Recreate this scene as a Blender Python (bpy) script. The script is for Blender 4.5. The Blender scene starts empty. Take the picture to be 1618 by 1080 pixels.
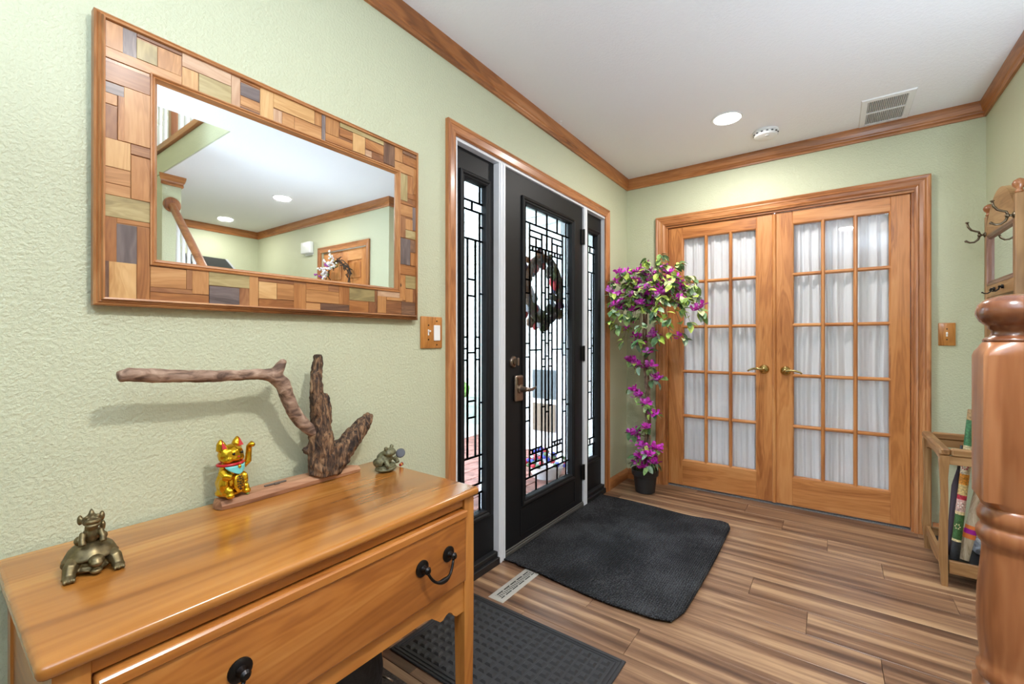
import bpy, bmesh, math, random
from mathutils import Vector, Matrix
from math import sin, cos, pi, radians
random.seed(7)
S = bpy.context.scene
COL = S.collection

# ------------------------------------------------------------------ camera, world, exposure, big lights
cd = bpy.data.cameras.new('camera'); cam = bpy.data.objects.new('camera', cd); COL.objects.link(cam)
cam.location = (1.367, 0.0, 1.13)
cam.rotation_euler = (radians(90), 0, radians(36.1))
cd.sensor_width = 36; cd.lens = 693.7 / 1618 * 36; cd.shift_y = -3 / 1618; cd.clip_start = .03
S.camera = cam
S.view_settings.view_transform = 'Standard'; S.view_settings.look = 'None'
S.view_settings.exposure = 0.5; S.view_settings.gamma = 1.0; S.view_settings.use_curve_mapping = False
W = bpy.data.worlds.new('overcast_sky'); S.world = W; W.use_nodes = True
WB = W.node_tree.nodes['Background']
WB.inputs[0].default_value = (.80, .895, 1, 1); WB.inputs[1].default_value = 14.0
LAMP_W = 7.0          # watts of each recessed ceiling lamp
FILL_W = (12.0, 63.0)   # watts of the two added, unseen fill lamps (hall, behind the camera)
LAMP_C = (1, .965, .92)

# ------------------------------------------------------------------ helpers
def lin(c):
    return tuple(((v / 255) / 12.92 if v / 255 <= .04045 else ((v / 255 + .055) / 1.055) ** 2.4) for v in c) + (1,)

MATS = {}
class NT:
    def __init__(s, name):
        s.m = bpy.data.materials.new(name); s.m.use_nodes = True; s.t = s.m.node_tree
        s.b = s.t.nodes['Principled BSDF']; s.out = s.t.nodes['Material Output']
    def n(s, kind, **kw):
        x = s.t.nodes.new('ShaderNode' + kind)
        for k, v in kw.items():
            if k.startswith('i_'):
                key = k[2:]; key = int(key) if key.isdigit() else key.replace('_', ' ')
                x.inputs[key].default_value = v
            else: setattr(x, k, v)
        return x
    def l(s, a, b): s.t.links.new(a, b)
    def ramp(s, stops, src):
        r = s.n('ValToRGB'); e = r.color_ramp.elements
        while len(e) < len(stops): e.new(.5)
        for k, (p, c) in enumerate(stops): e[k].position = p; e[k].color = lin(c)
        s.l(src, r.inputs[0]); return r
    def coords(s, scale=(1, 1, 1), rnd=0.0):
        tc = s.n('TexCoord'); mp = s.n('Mapping'); mp.inputs['Scale'].default_value = scale
        if rnd:
            oi = s.n('ObjectInfo'); mu = s.n('VectorMath', operation='SCALE'); cb = s.n('CombineXYZ')
            for k in range(3): s.l(oi.outputs['Random'], cb.inputs[k])
            s.l(cb.outputs[0], mu.inputs[0]); mu.inputs['Scale'].default_value = rnd
            ad = s.n('VectorMath', operation='ADD'); s.l(tc.outputs['Object'], ad.inputs[0]); s.l(mu.outputs[0], ad.inputs[1])
            s.l(ad.outputs[0], mp.inputs[0])
        else: s.l(tc.outputs['Object'], mp.inputs[0])
        return mp.outputs[0]
    def bump(s, src, strength, dist):
        b = s.n('Bump'); b.inputs['Strength'].default_value = strength; b.inputs['Distance'].default_value = dist
        s.l(src, b.inputs['Height']); s.l(b.outputs[0], s.b.inputs['Normal'])

def plain(name, c, rough=.5, metal=0, coat=0, bump=None, var=0, spec=.5):
    if name in MATS: return MATS[name]
    t = NT(name); t.b.inputs['Base Color'].default_value = lin(c); t.b.inputs['Roughness'].default_value = rough
    t.b.inputs['Metallic'].default_value = metal; t.b.inputs['Coat Weight'].default_value = coat
    t.b.inputs['Specular IOR Level'].default_value = spec
    if var:
        nz = t.n('TexNoise', i_Scale=var, i_Detail=4.0); t.l(t.coords(), nz.inputs['Vector'])
        r = t.ramp([(.3, tuple(v * .72 for v in c)), (.7, tuple(min(255, v * 1.18) for v in c))], nz.outputs['Fac'])
        t.l(r.outputs[0], t.b.inputs['Base Color'])
    if bump:
        nz = t.n('TexNoise', i_Scale=bump[0], i_Detail=3.0); t.l(t.coords(), nz.inputs['Vector']); t.bump(nz.outputs['Fac'], bump[1], bump[2])
    MATS[name] = t.m; return t.m

def wood(name, dark, mid, light, axis='z', scale=1.0, rough=.38, coat=.15, figure=1.0, stretch=9, knots=0.0, krad=1.0):
    key = name + '_' + axis
    if key in MATS: return MATS[key]
    t = NT(key)
    sc = {'x': (1 / stretch, 1, 1), 'y': (1, 1 / stretch, 1), 'z': (1, 1, 1 / stretch)}[axis]
    v = t.coords(tuple(q * scale for q in sc), rnd=7.0)
    a = t.n('TexNoise', i_Scale=9.0, i_Detail=3.0, i_Distortion=1.1 * figure); t.l(v, a.inputs['Vector'])
    # growth rings out of the broad noise
    m = t.n('Math', operation='MULTIPLY'); m.inputs[1].default_value = 11.0; t.l(a.outputs['Fac'], m.inputs[0])
    fr = t.n('Math', operation='SINE'); m2 = t.n('Math', operation='MULTIPLY'); m2.inputs[1].default_value = 6.28
    t.l(m.outputs[0], m2.inputs[0]); t.l(m2.outputs[0], fr.inputs[0])
    b = t.n('TexNoise', i_Scale=120.0, i_Detail=2.0); t.l(v, b.inputs['Vector'])
    mx = t.n('Math', operation='MULTIPLY_ADD'); mx.inputs[1].default_value = .055; t.l(fr.outputs[0], mx.inputs[0]); t.l(a.outputs['Fac'], mx.inputs[2])
    mx2 = t.n('Math', operation='MULTIPLY_ADD'); mx2.inputs[1].default_value = .2; t.l(b.outputs['Fac'], mx2.inputs[0]); t.l(mx.outputs[0], mx2.inputs[2])
    r = t.ramp([(.36, dark), (.60, mid), (.84, light)], mx2.outputs[0])
    col = r.outputs[0]
    if knots:
        vo = t.n('TexVoronoi', i_Scale=knots); t.l(t.coords((1, 1, 1), rnd=3.0), vo.inputs['Vector'])
        kr = t.ramp([(.0, (255, 255, 255)), (.10 * krad, (255, 255, 255)), (.17 * krad, (0, 0, 0))], vo.outputs['Distance'])
        mk = t.n('MixRGB'); mk.inputs[2].default_value = lin(tuple(q * .45 for q in dark)); t.l(kr.outputs[0], mk.inputs[0]); t.l(col, mk.inputs[1]); col = mk.outputs[0]
    t.l(col, t.b.inputs['Base Color'])
    t.b.inputs['Roughness'].default_value = rough; t.b.inputs['Coat Weight'].default_value = coat; t.b.inputs['Coat Roughness'].default_value = .2
    t.bump(b.outputs['Fac'], .08, .002)
    MATS[key] = t.m; return t.m

def glass(name, tint=(255, 255, 255), refl=1.0, bump=None, rough=0.02):
    if name in MATS: return MATS[name]
    t = NT(name); t.t.nodes.remove(t.b)
    tr = t.n('BsdfTransparent'); tr.inputs[0].default_value = lin(tint)
    gl = t.n('BsdfGlossy'); gl.inputs['Roughness'].default_value = rough
    fr = t.n('LayerWeight', i_Blend=.5); pw = t.n('Math', operation='POWER'); pw.inputs[1].default_value = 5.0; t.l(fr.outputs['Facing'], pw.inputs[0])
    mu = t.n('Math', operation='MULTIPLY_ADD'); mu.inputs[1].default_value = .9 * min(refl, 1); mu.inputs[2].default_value = .035 * refl; t.l(pw.outputs[0], mu.inputs[0])
    mx = t.n('MixShader'); t.l(mu.outputs[0], mx.inputs[0]); t.l(tr.outputs[0], mx.inputs[1]); t.l(gl.outputs[0], mx.inputs[2])
    if bump:
        nz = t.n('TexNoise', i_Scale=bump[0], i_Detail=2.0); t.l(t.coords(), nz.inputs['Vector'])
        b = t.n('Bump'); b.inputs['Strength'].default_value = bump[1]; b.inputs['Distance'].default_value = .003
        t.l(nz.outputs['Fac'], b.inputs['Height']); t.l(b.outputs[0], gl.inputs['Normal']); t.l(b.outputs[0], fr.inputs['Normal'])
    t.l(mx.outputs[0], t.out.inputs[0]); MATS[name] = t.m; return t.m

def emis(name, c, st):
    if name in MATS: return MATS[name]
    t = NT(name); t.b.inputs['Base Color'].default_value = lin(c); t.b.inputs['Emission Color'].default_value = lin(c); t.b.inputs['Emission Strength'].default_value = st
    MATS[name] = t.m; return t.m

def props(o, label=None, cat=None, group=None, kind=None):
    if label: o['label'] = label
    if cat: o['category'] = cat
    if group: o['group'] = group
    if kind: o['kind'] = kind
    return o

def thing(name, loc, label, cat, group=None, kind=None, rz=0):
    o = bpy.data.objects.new(name, None); COL.objects.link(o); o.location = loc; o.rotation_euler = (0, 0, rz)
    o.empty_display_size = .05
    return props(o, label, cat, group, kind)

class MB:
    def __init__(s): s.v = []; s.f = []
    def add(s, vs, fs):
        n = len(s.v); s.v += [tuple(q) for q in vs]; s.f += [tuple(i + n for i in f) for f in fs]; return s
    def box(s, x0, x1, y0, y1, z0, z1):
        v = [(x, y, z) for z in (z0, z1) for y in (y0, y1) for x in (x0, x1)]
        return s.add(v, [(0, 2, 3, 1), (4, 5, 7, 6), (0, 1, 5, 4), (2, 6, 7, 3), (0, 4, 6, 2), (1, 3, 7, 5)])
    def cbox(s, x0, x1, y0, y1, z0, z1, b=.004, seg=1):
        bm = bmesh.new(); bmesh.ops.create_cube(bm, size=1)
        for q in bm.verts: q.co = ((x0 + x1) / 2 + q.co.x * (x1 - x0), (y0 + y1) / 2 + q.co.y * (y1 - y0), (z0 + z1) / 2 + q.co.z * (z1 - z0))
        b = min(b, .45 * min(x1 - x0, y1 - y0, z1 - z0))
        bmesh.ops.bevel(bm, geom=bm.edges[:], offset=b, segments=seg, profile=.5, affect='EDGES')
        return s.bm(bm)
    def bm(s, bm):
        bm.verts.index_update(); vs = [q.co[:] for q in bm.verts]; fs = [[q.index for q in f.verts] for f in bm.faces]; bm.free(); return s.add(vs, fs)
    def rings(s, rs, cap=True):
        n = len(rs[0]); vs = [p for r in rs for p in r]; fs = []
        for k in range(len(rs) - 1):
            for i in range(n):
                j = (i + 1) % n; fs.append((k * n + i, k * n + j, (k + 1) * n + j, (k + 1) * n + i))
        if cap: fs.append(tuple(reversed(range(n)))); fs.append(tuple(range((len(rs) - 1) * n, len(rs) * n)))
        return s.add(vs, fs)
    def lathe(s, prof, c=(0, 0, 0), axis='z', seg=24):
        rs = []
        for r, h in prof:
            ring = []
            for i in range(seg):
                a = 2 * pi * i / seg; u, w = r * cos(a), r * sin(a)
                ring.append({'z': (c[0] + u, c[1] + w, c[2] + h), 'x': (c[0] + h, c[1] + u, c[2] + w), 'y': (c[0] + w, c[1] + h, c[2] + u)}[axis])
            rs.append(ring)
        return s.rings(rs)
    def tube(s, pts, rad, seg=10, flat=1.0):
        pts = [Vector(p) for p in pts]
        if not hasattr(rad, '__len__'): rad = [rad] * len(pts)
        t0 = (pts[1] - pts[0]).normalized(); up = Vector((0, 0, 1)) if abs(t0.z) < .9 else Vector((1, 0, 0))
        nrm = (up - t0 * up.dot(t0)).normalized(); rs = []
        for k, p in enumerate(pts):
            t = (pts[min(k + 1, len(pts) - 1)] - pts[max(k - 1, 0)]).normalized()
            nrm = (nrm - t * nrm.dot(t)).normalized(); bn = t.cross(nrm)
            rs.append([tuple(p + nrm * rad[k] * cos(2 * pi * i / seg) + bn * rad[k] * flat * sin(2 * pi * i / seg)) for i in range(seg)])
        return s.rings(rs)
    def ell(s, c, r, rot=(0, 0, 0), sub=2):
        bm = bmesh.new(); bmesh.ops.create_icosphere(bm, subdivisions=sub, radius=1)
        from mathutils import Euler
        R = Euler(rot).to_matrix()
        for q in bm.verts: q.co = Vector(c) + R @ Vector((q.co.x * r[0], q.co.y * r[1], q.co.z * r[2]))
        return s.bm(bm)
    def quad(s, a, b, c, d): return s.add([a, b, c, d], [(0, 1, 2, 3)])
    def prism(s, poly, f0, f1):            # poly: 2-d outline; f0,f1 map (a,b)->xyz for both ends
        n = len(poly); v = [f0(*p) for p in poly] + [f1(*p) for p in poly]
        fs = [tuple(range(n)), tuple(reversed(range(n, 2 * n)))] + [(i, n + i, n + (i + 1) % n, (i + 1) % n) for i in range(n)]
        return s.add(v, fs)
    def build(s, name, mat, parent=None, smooth=False, off=None):
        if off is None: off = ABS(parent)
        me = bpy.data.meshes.new(name); me.from_pydata([(x - off[0], y - off[1], z - off[2]) for x, y, z in s.v], [], s.f)
        bm = bmesh.new(); bm.from_mesh(me); bmesh.ops.recalc_face_normals(bm, faces=bm.faces[:]); bm.to_mesh(me); bm.free()
        if smooth: me.shade_smooth(); 
        if mat: me.materials.append(mat)
        o = bpy.data.objects.new(name, me); COL.objects.link(o); o.parent = parent
        if smooth == 'auto': me.set_sharp_from_angle(angle=radians(35))
        return o
def ABS(p):
    x = y = z = 0
    while p is not None: x += p.location.x; y += p.location.y; z += p.location.z; p = p.parent
    return (x, y, z)
def struct(o, label=None, cat=None): return props(o, label, cat, None, 'structure')
def remesh(o, vox, smooth=4, disp=None):
    m = o.modifiers.new('remesh', 'REMESH'); m.mode = 'VOXEL'; m.voxel_size = vox; m.use_smooth_shade = True
    if smooth: q = o.modifiers.new('smooth', 'SMOOTH'); q.iterations = smooth; q.factor = .5
    if disp:
        t = bpy.data.textures.new('grain', 'CLOUDS'); t.noise_scale = disp[0]; t.noise_depth = 3
        d = o.modifiers.new('relief', 'DISPLACE'); d.texture = t; d.strength = disp[1]; d.mid_level = .5; d.texture_coords = 'LOCAL'
    return o
def mitre(rect, prof, fn, sides='LTRB'):
    """mitred frame: rect (a0,a1,b0,b1); prof [(inward t, height h)]; fn(a,b,h)->xyz. Returns {side: MB}"""
    a0, a1, b0, b1 = rect; out = {}
    for sd in sides:
        m = MB(); n = len(prof); e0 = []; e1 = []
        for t, h in prof:
            lo = b0 + t if 'B' in sides else b0
            if sd == 'L': e0.append(fn(a0 + t, lo, h)); e1.append(fn(a0 + t, b1 - t, h))
            if sd == 'R': e0.append(fn(a1 - t, lo, h)); e1.append(fn(a1 - t, b1 - t, h))
            if sd == 'T': e0.append(fn(a0 + t, b1 - t, h)); e1.append(fn(a1 - t, b1 - t, h))
            if sd == 'B': e0.append(fn(a0 + t, b0 + t, h)); e1.append(fn(a1 - t, b0 + t, h))
        m.add(e0 + e1, [(i, n + i, n + (i + 1) % n, (i + 1) % n) for i in range(n)] + [tuple(range(n)), tuple(range(2 * n - 1, n - 1, -1))])
        out[sd] = m
    return out
FX = lambda x0: (lambda a, b, h: (x0 + h, a, b))      # on a wall facing +x (a = y, b = z)
FNX = lambda x0: (lambda a, b, h: (x0 - h, a, b))
FY = lambda y0: (lambda a, b, h: (a, y0 - h, b))      # on a wall facing -y (a = x, b = z)
FPY = lambda y0: (lambda a, b, h: (a, y0 + h, b))

# ------------------------------------------------------------------ materials
def paint(name, c, sc=120, st=.38, dist=.003, rough=.42):
    t = NT(name); t.b.inputs['Base Color'].default_value = lin(c); t.b.inputs['Roughness'].default_value = rough
    v = t.coords(); a = t.n('TexNoise', i_Scale=sc, i_Detail=3.0, i_Roughness=.55); t.l(v, a.inputs['Vector'])
    r = t.ramp([(.40, (0, 0, 0)), (.62, (255, 255, 255))], a.outputs['Fac']); t.bump(r.outputs[0], st, dist)
    MATS[name] = t.m; return t.m
GREEN = paint('green_wall_paint', (197, 200, 171))
CEIL = paint('white_ceiling_paint', (245, 245, 248), 90, .2, .003, .6)
WHITEP = plain('white_trim_paint', (226, 228, 234), .35)
UPWALL = plain('upstairs_wall_paint', (225, 226, 228), .6)
def casing(ax): return wood('casing_pine', (132, 76, 38), (178, 114, 66), (204, 144, 92), ax, 1.0, .35, .25)
def crownw(ax): return wood('crown_pine', (122, 72, 34), (170, 106, 56), (196, 132, 78), ax, 1.0, .4, .15)
def doorw(ax): return wood('door_pine', (154, 90, 44), (198, 130, 72), (216, 154, 96), ax, .8, .35, .25, 1.3)
def dressw(ax): return wood('dresser_pine', (132, 74, 26), (174, 108, 46), (198, 134, 66), ax, .55, .3, .3, 1.2)
def newelw(ax): return wood('newel_wood', (118, 68, 38), (154, 97, 60), (176, 120, 80), ax, .7, .32, .25)
def oak(ax): return wood('hall_tree_oak', (120, 84, 50), (160, 120, 78), (186, 148, 104), ax, .8, .45, .1)
BLACKD = plain('black_door_paint', (21, 21, 23), .5, bump=(300, .05, .001), spec=.28)
IRON = plain('dark_iron', (44, 42, 42), .35, .9)
BRASS = plain('polished_brass', (196, 178, 120), .16, 1)
NICKEL = plain('satin_nickel', (158, 142, 130), .3, 1)
BRONZE = plain('antique_bronze', (118, 104, 74), .4, .8, var=70)
WPLASTIC = plain('white_plastic', (238, 238, 238), .35)
LEAD = plain('lead_came', (30, 31, 33), .35, .7)
MIRROR = plain('mirror_silver', (236, 240, 240), .012, 1)
PANE = glass('clear_window_glass')
LEADGLASS = glass('bevelled_lead_glass', (224, 229, 231), 1.3, (45, .22), .03)
RIPPLE = glass('rippled_lead_glass', (208, 214, 216), 2.2, (170, .8), .08)

# ------------------------------------------------------------------ room shell
H = 2.44; XR = 2.05; YB = 3.48; YH = 2.65; XF = 4.68; YR = -2.6
def wall(name, label, boxes, mat=GREEN):
    m = MB()
    for b in boxes: m.box(*b)
    return struct(m.build(name, mat), label, 'wall')
wall('wall_left', 'pale green textured wall with the black front door', [(-.14, 0, YR - .12, 1.425, 0, H), (-.14, 0, 3.055, YB + .12, 0, H), (-.14, 0, 1.425, 3.055, 2.055, H)])
wall('wall_back', 'pale green wall holding the glazed double doors', [(0, .31, YB, YB + .12, 0, H), (1.76, XR + .12, YB, YB + .12, 0, H), (.31, 1.76, YB, YB + .12, 2.022, H)])
wall('wall_right', 'short pale green wall behind the hall tree', [(XR, XR + .12, YH, YB, 0, H)])
wall('wall_hall', 'pale green wall with the closet door, seen in the mirror', [(XR + .12, 2.39, YH, YH + .12, 0, H), (3.19, XF, YH, YH + .12, 0, H), (2.39, 3.19, YH, YH + .12, 2.03, H)])
wall('wall_far', 'far end wall of the hall, seen in the mirror', [(XF, XF + .12, YR - .12, YH + .12, 0, 5.0)])
wall('wall_rear', 'plain green wall behind the camera', [(0, XF, YR - .12, YR, 0, H)])
wall('wall_stair', 'green stair wall on the near side of the staircase', [(1.95, XF, .13, .25, 0, 5.0)])
wall('wall_stair_end', 'green wall end that carries the handrail rosette', [(3.1, XF, 1.21, 1.34, 0, H)])
wall('wall_upper', 'light grey walls of the upstairs landing', [(1.69, 1.81, .13, 2.8, H + .2, 5.0), (1.81, XF, 2.68, 2.8, H + .2, 5.0)], UPWALL)
m = MB(); m.box(0, 1.81, YR, YB, H, H + .2); m.box(1.81, XF, 1.215, YH, H, H + .2); m.box(1.81, XR, YH, YB, H, H + .2); m.box(1.81, XF, YR, .13, H, H + .2)
struct(m.build('ceiling', CEIL), 'white textured ceiling of the hall', 'ceiling')
m = MB(); m.box(1.69, XF, .13, 2.8, 5.0, 5.1); struct(m.build('ceiling_upper', CEIL), 'white ceiling over the stairwell', 'ceiling')
m = MB(); m.box(1.81, XF, 1.205, 1.215, H + .002, 2.61); struct(m.build('wall_landing_edge', GREEN), 'green landing edge above the stairwell', 'wall')
m = MB(); m.cbox(1.81, XF, 1.185, 1.24, 2.612, 2.64, .006); m.cbox(1.81, XF, 1.195, 1.24, 2.64, 2.68, .006)
struct(m.build('trim_landing', crownw('x')), 'brown wooden landing trim under the upstairs balusters', 'trim')

# floor: subfloor + single planks
FW = .1723; Y0 = 1.513
pl = NT('vinyl_plank'); 
v = pl.coords((.4, 8, 8), rnd=11.0)
a = pl.n('TexNoise', i_Scale=2.6, i_Detail=3.0, i_Distortion=.35); pl.l(v, a.inputs['Vector'])
v2 = pl.coords((1.2, 26, 26), rnd=11.0); b = pl.n('TexNoise', i_Scale=6.0, i_Detail=4.0, i_Roughness=.65, i_Distortion=.5); pl.l(v2, b.inputs['Vector'])
mx = pl.n('Math', operation='MULTIPLY_ADD'); mx.inputs[1].default_value = .26; pl.l(b.outputs['Fac'], mx.inputs[0]); pl.l(a.outputs['Fac'], mx.inputs[2])
oi = pl.n('ObjectInfo'); ma = pl.n('Math', operation='MULTIPLY_ADD'); ma.inputs[1].default_value = .07; pl.l(oi.outputs['Random'], ma.inputs[0]); pl.l(mx.outputs[0], ma.inputs[2])
rp = pl.ramp([(.44, (80, 57, 44)), (.57, (114, 84, 64)), (.69, (140, 107, 82)), (.84, (180, 146, 112))], ma.outputs[0])
pl.l(rp.outputs[0], pl.b.inputs['Base Color']); pl.b.inputs['Roughness'].default_value = .33
pl.bump(b.outputs['Fac'], .06, .002); PLANK = pl.m
m = MB(); m.box(-.14, XF, YR, YH, -.06, -.008); m.box(0, XR, YH, YB + .12, -.06, -.008)
floor = struct(m.build('floor', plain('plank_joint_dark', (52, 38, 30), .8)), 'brown wood-look vinyl plank floor of striped tones', 'floor')
SEAM = {0: .76, 1: .525, 2: 1.507, 3: 1.285, 4: 1.065, 5: .62, 6: 1.793, 7: 1.567, 8: 1.346, 9: 1.123, 10: .90, 11: .55, -3: .207, -2: .95, -1: 1.55}
pcache = {}
rows = []
for n in range(int((YR - Y0) // FW), 13):
    ya = max(YR, Y0 + n * FW); yb = min(YB + .025, Y0 + (n + 1) * FW)
    if yb - ya < .02: continue
    rows.append((n, ya, yb, 0, XF if yb <= YH else XR))
    if ya < YH < yb: rows.append((n, ya, YH, XR, XF))
for n, ya, yb, xs_, xe in rows:
    s0 = SEAM.get(n, random.uniform(.1, 1.2)); x = s0
    while x > xs_: x -= 1.22
    while x < xe:
        xa, xb = max(xs_, x), min(xe, x + 1.22); x += 1.22
        if xb - xa < .02: continue
        L, Wd = xb - xa, yb - ya; key = (round(L, 3), round(Wd, 3))
        if key not in pcache:
            g = MB(); g.cbox(.0006, L - .0006, .0006, Wd - .0006, -.008, 0, .0012); o = g.build('plank', PLANK, floor); pcache[key] = o.data
        else: o = bpy.data.objects.new('plank', pcache[key]); COL.objects.link(o); o.parent = floor
        o.location = (xa, ya, 0)

# study beyond the double doors
m = MB(); m.box(-.62, -.5, YB + .12, 6.1, 0, H); m.box(2.9, 3.02, YB + .12, 6.1, 0, H); m.box(-.5, .8, 6.0, 6.12, 0, H); m.box(1.3, 2.9, 6.0, 6.12, 0, H); m.box(.8, 1.3, 6.0, 6.12, 0, 1.2); m.box(.8, 1.3, 6.0, 6.12, 2.0, H)
m.box(-.5, 0, YB + .12, YB + .13, 0, H); m.box(2.17, 2.9, YB + .12, YB + .13, 0, H)
struct(m.build('wall_study', UPWALL), 'pale walls of the room behind the double doors', 'wall')
m = MB(); m.box(-.5, 2.9, YB + .12, 6.0, H, H + .05); struct(m.build('ceiling_study', CEIL), 'ceiling of the room behind the double doors', 'ceiling')
m = MB(); m.box(-.5, 2.9, YB + .025, 6.0, -.05, .006)
struct(m.build('floor_study', plain('grey_carpet', (150, 148, 148), .95, bump=(420, .9, .006), var=260)), 'grey carpet strip showing under the double doors', 'carpet')

# crown mouldings with mitred ends
CP = [(0, 2.356), (.012, 2.356), (.014, 2.366), (.011, 2.378), (.013, 2.384), (.018, 2.39), (.024, 2.41), (.027, 2.424), (.028, 2.4399), (0, 2.4399)]
def crown(name, axis, a0, a1, wallc, sgn, m0, m1, label, mat=None):
    m = MB()
    if axis == 'y': m.prism(CP, lambda p, z: (wallc + sgn * p, a0 + m0 * p, z), lambda p, z: (wallc + sgn * p, a1 + m1 * p, z))
    else: m.prism(CP, lambda p, z: (a0 + m0 * p, wallc + sgn * p, z), lambda p, z: (a1 + m1 * p, wallc + sgn * p, z))
    return struct(m.build(name, mat or crownw(axis)), label, 'crown moulding')
crown('trim_1', 'y', YR, YB, 0, 1, 0, -1, 'brown crown moulding above the front door')
crown('trim_2', 'x', 0, XR, YB, -1, 1, -1, 'brown crown moulding above the double doors')
crown('trim_3', 'y', YH, YB, XR, -1, -1, -1, 'brown crown moulding above the hall tree')
crown('trim_4', 'x', XR, XF, YH, -1, -1, -1, 'brown crown moulding above the closet door in the mirror')
crown('trim_5', 'y', 1.34, YH, XF, -1, 1, -1, 'brown crown moulding on the far wall in the mirror')
crown('trim_6', 'y', 1.21, 1.34, 3.1, -1, -1, 1, 'short brown crown piece capping the stair wall end')
crown('trim_7', 'x', 3.1, XF, 1.34, 1, -1, -1, 'brown crown moulding along the stair wall')
BP = [(0, 0), (.016, 0), (.016, .055), (.012, .068), (.008, .078), (0, .08)]
def base(name, axis, a0, a1, wallc, sgn, label):
    m = MB()
    if axis == 'y': m.prism(BP, lambda p, z: (wallc + sgn * p, a0, z), lambda p, z: (wallc + sgn * p, a1, z))
    else: m.prism(BP, lambda p, z: (a0, wallc + sgn * p, z), lambda p, z: (a1, wallc + sgn * p, z))
    return struct(m.build(name, casing(axis)), label, 'baseboard')
base('baseboard_left', 'y', YR, 1.372, 0, 1, 'brown baseboard under the patchwork mirror wall')
base('baseboard_corner', 'y', 3.103, YB, 0, 1, 'short brown baseboard left of the flowering tree pot')
base('baseboard_back', 'x', .017, .24, YB, -1, 'brown baseboard behind the flowering tree pot')
base('baseboard_back_right', 'x', 1.835, XR, YB, -1, 'brown baseboard right of the double doors')
base('baseboard_right', 'y', YH, YB - .017, XR, -1, 'brown baseboard behind the hall tree')
base('baseboard_hall', 'x', XR + .12, 2.325, YH, -1, 'brown baseboard beside the closet door')
base('baseboard_far', 'y', 1.35, YH - .02, XF, -1, 'brown baseboard on the far hall wall')
# corner bead cap where the right wall meets the hall wall is the wall itself

# ------------------------------------------------------------------ front door unit (left wall)
CASP = [(0, 0), (0, .019), (.006, .021), (.012, .018), (.016, .018), (.018, .016), (.045, .013), (.05, .015), (.056, .011), (.056, 0)]
cr = thing('trim_front_door', (0, 2.24, 0), 'orange-brown pine casing around the black front door', 'door casing', kind='structure')
for sd, m in mitre((1.38, 3.10, 0, 2.10), CASP, FX(0), 'LTR').items(): m.build('casing_board', casing('y' if sd == 'T' else 'z'), cr)
jb = thing('trim_door_jamb', (-.05, 2.24, 0), 'white painted jambs and mullions framing the black front door', 'door jamb', kind='structure')
def part(name, mat, parent, *boxes, bev=.002, smooth=False):
    m = MB()
    for b in boxes: m.cbox(*b, bev) if bev else m.box(*b)
    return m.build(name, mat, parent, smooth)
part('jamb', WHITEP, jb, (-.13, .003, 1.427, 1.455, 0, 2.03)); part('jamb', WHITEP, jb, (-.13, .003, 3.045, 3.053, 0, 2.03))
part('head_jamb', WHITEP, jb, (-.13, .003, 1.427, 3.053, 2.03, 2.053))
for y0, y1 in ((1.757, 1.811), (2.700, 2.747)):
    part('mullion', WHITEP, jb, (-.13, .006, y0, y1, 0, 2.029), (.006, .010, y0 + .008, y0 + .022, 0, 2.029), (.006, .010, y1 - .022, y1 - .008, 0, 2.029))
SILL = plain('black_sill_rubber', (26, 26, 28), .5)
for y0, y1 in ((1.456, 1.756), (2.748, 3.044)):
    part('sill_block', SILL, jb, (-.13, .012, y0, y1, 0, .035), (-.13, -.002, y0, y1, .036, .06))
part('threshold', plain('dull_aluminium', (92, 90, 86), .5, .3), jb, (-.14, .004, 1.812, 2.699, -.004, .0236))

LITEP = [(0, 0), (0, .009), (.006, .014), (.014, .012), (.02, .006), (.026, .008), (.032, .003), (.036, -.016), (.030, -.016), (.0, -.001)]
def leaded(parent, xg, rect, panes):
    """rect y0,y1,z0,z1 ; panes (a0,a1,b0,b1,kind) normalised"""
    y0, y1, z0, z1 = rect; cm = MB(); w = .0040
    for a0, a1, b0, b1, k in panes:
        ya, yb, za, zb = y0 + a0 * (y1 - y0), y0 + a1 * (y1 - y0), z0 + b0 * (z1 - z0), z0 + b1 * (z1 - z0)
        for bx in ((ya - w, ya + w, za, zb), (yb - w, yb + w, za, zb), (ya, yb, za - w, za + w), (ya, yb, zb - w, zb + w)):
            cm.box(xg - .004, xg + .004, *bx)
        g = MB(); g.box(xg - .0022, xg + .0022, ya + w, yb - w, za + w, zb - w); g.build('glass_pane', RIPPLE if k else LEADGLASS, parent)
    return cm.build('lead_came', LEAD, parent)
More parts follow.
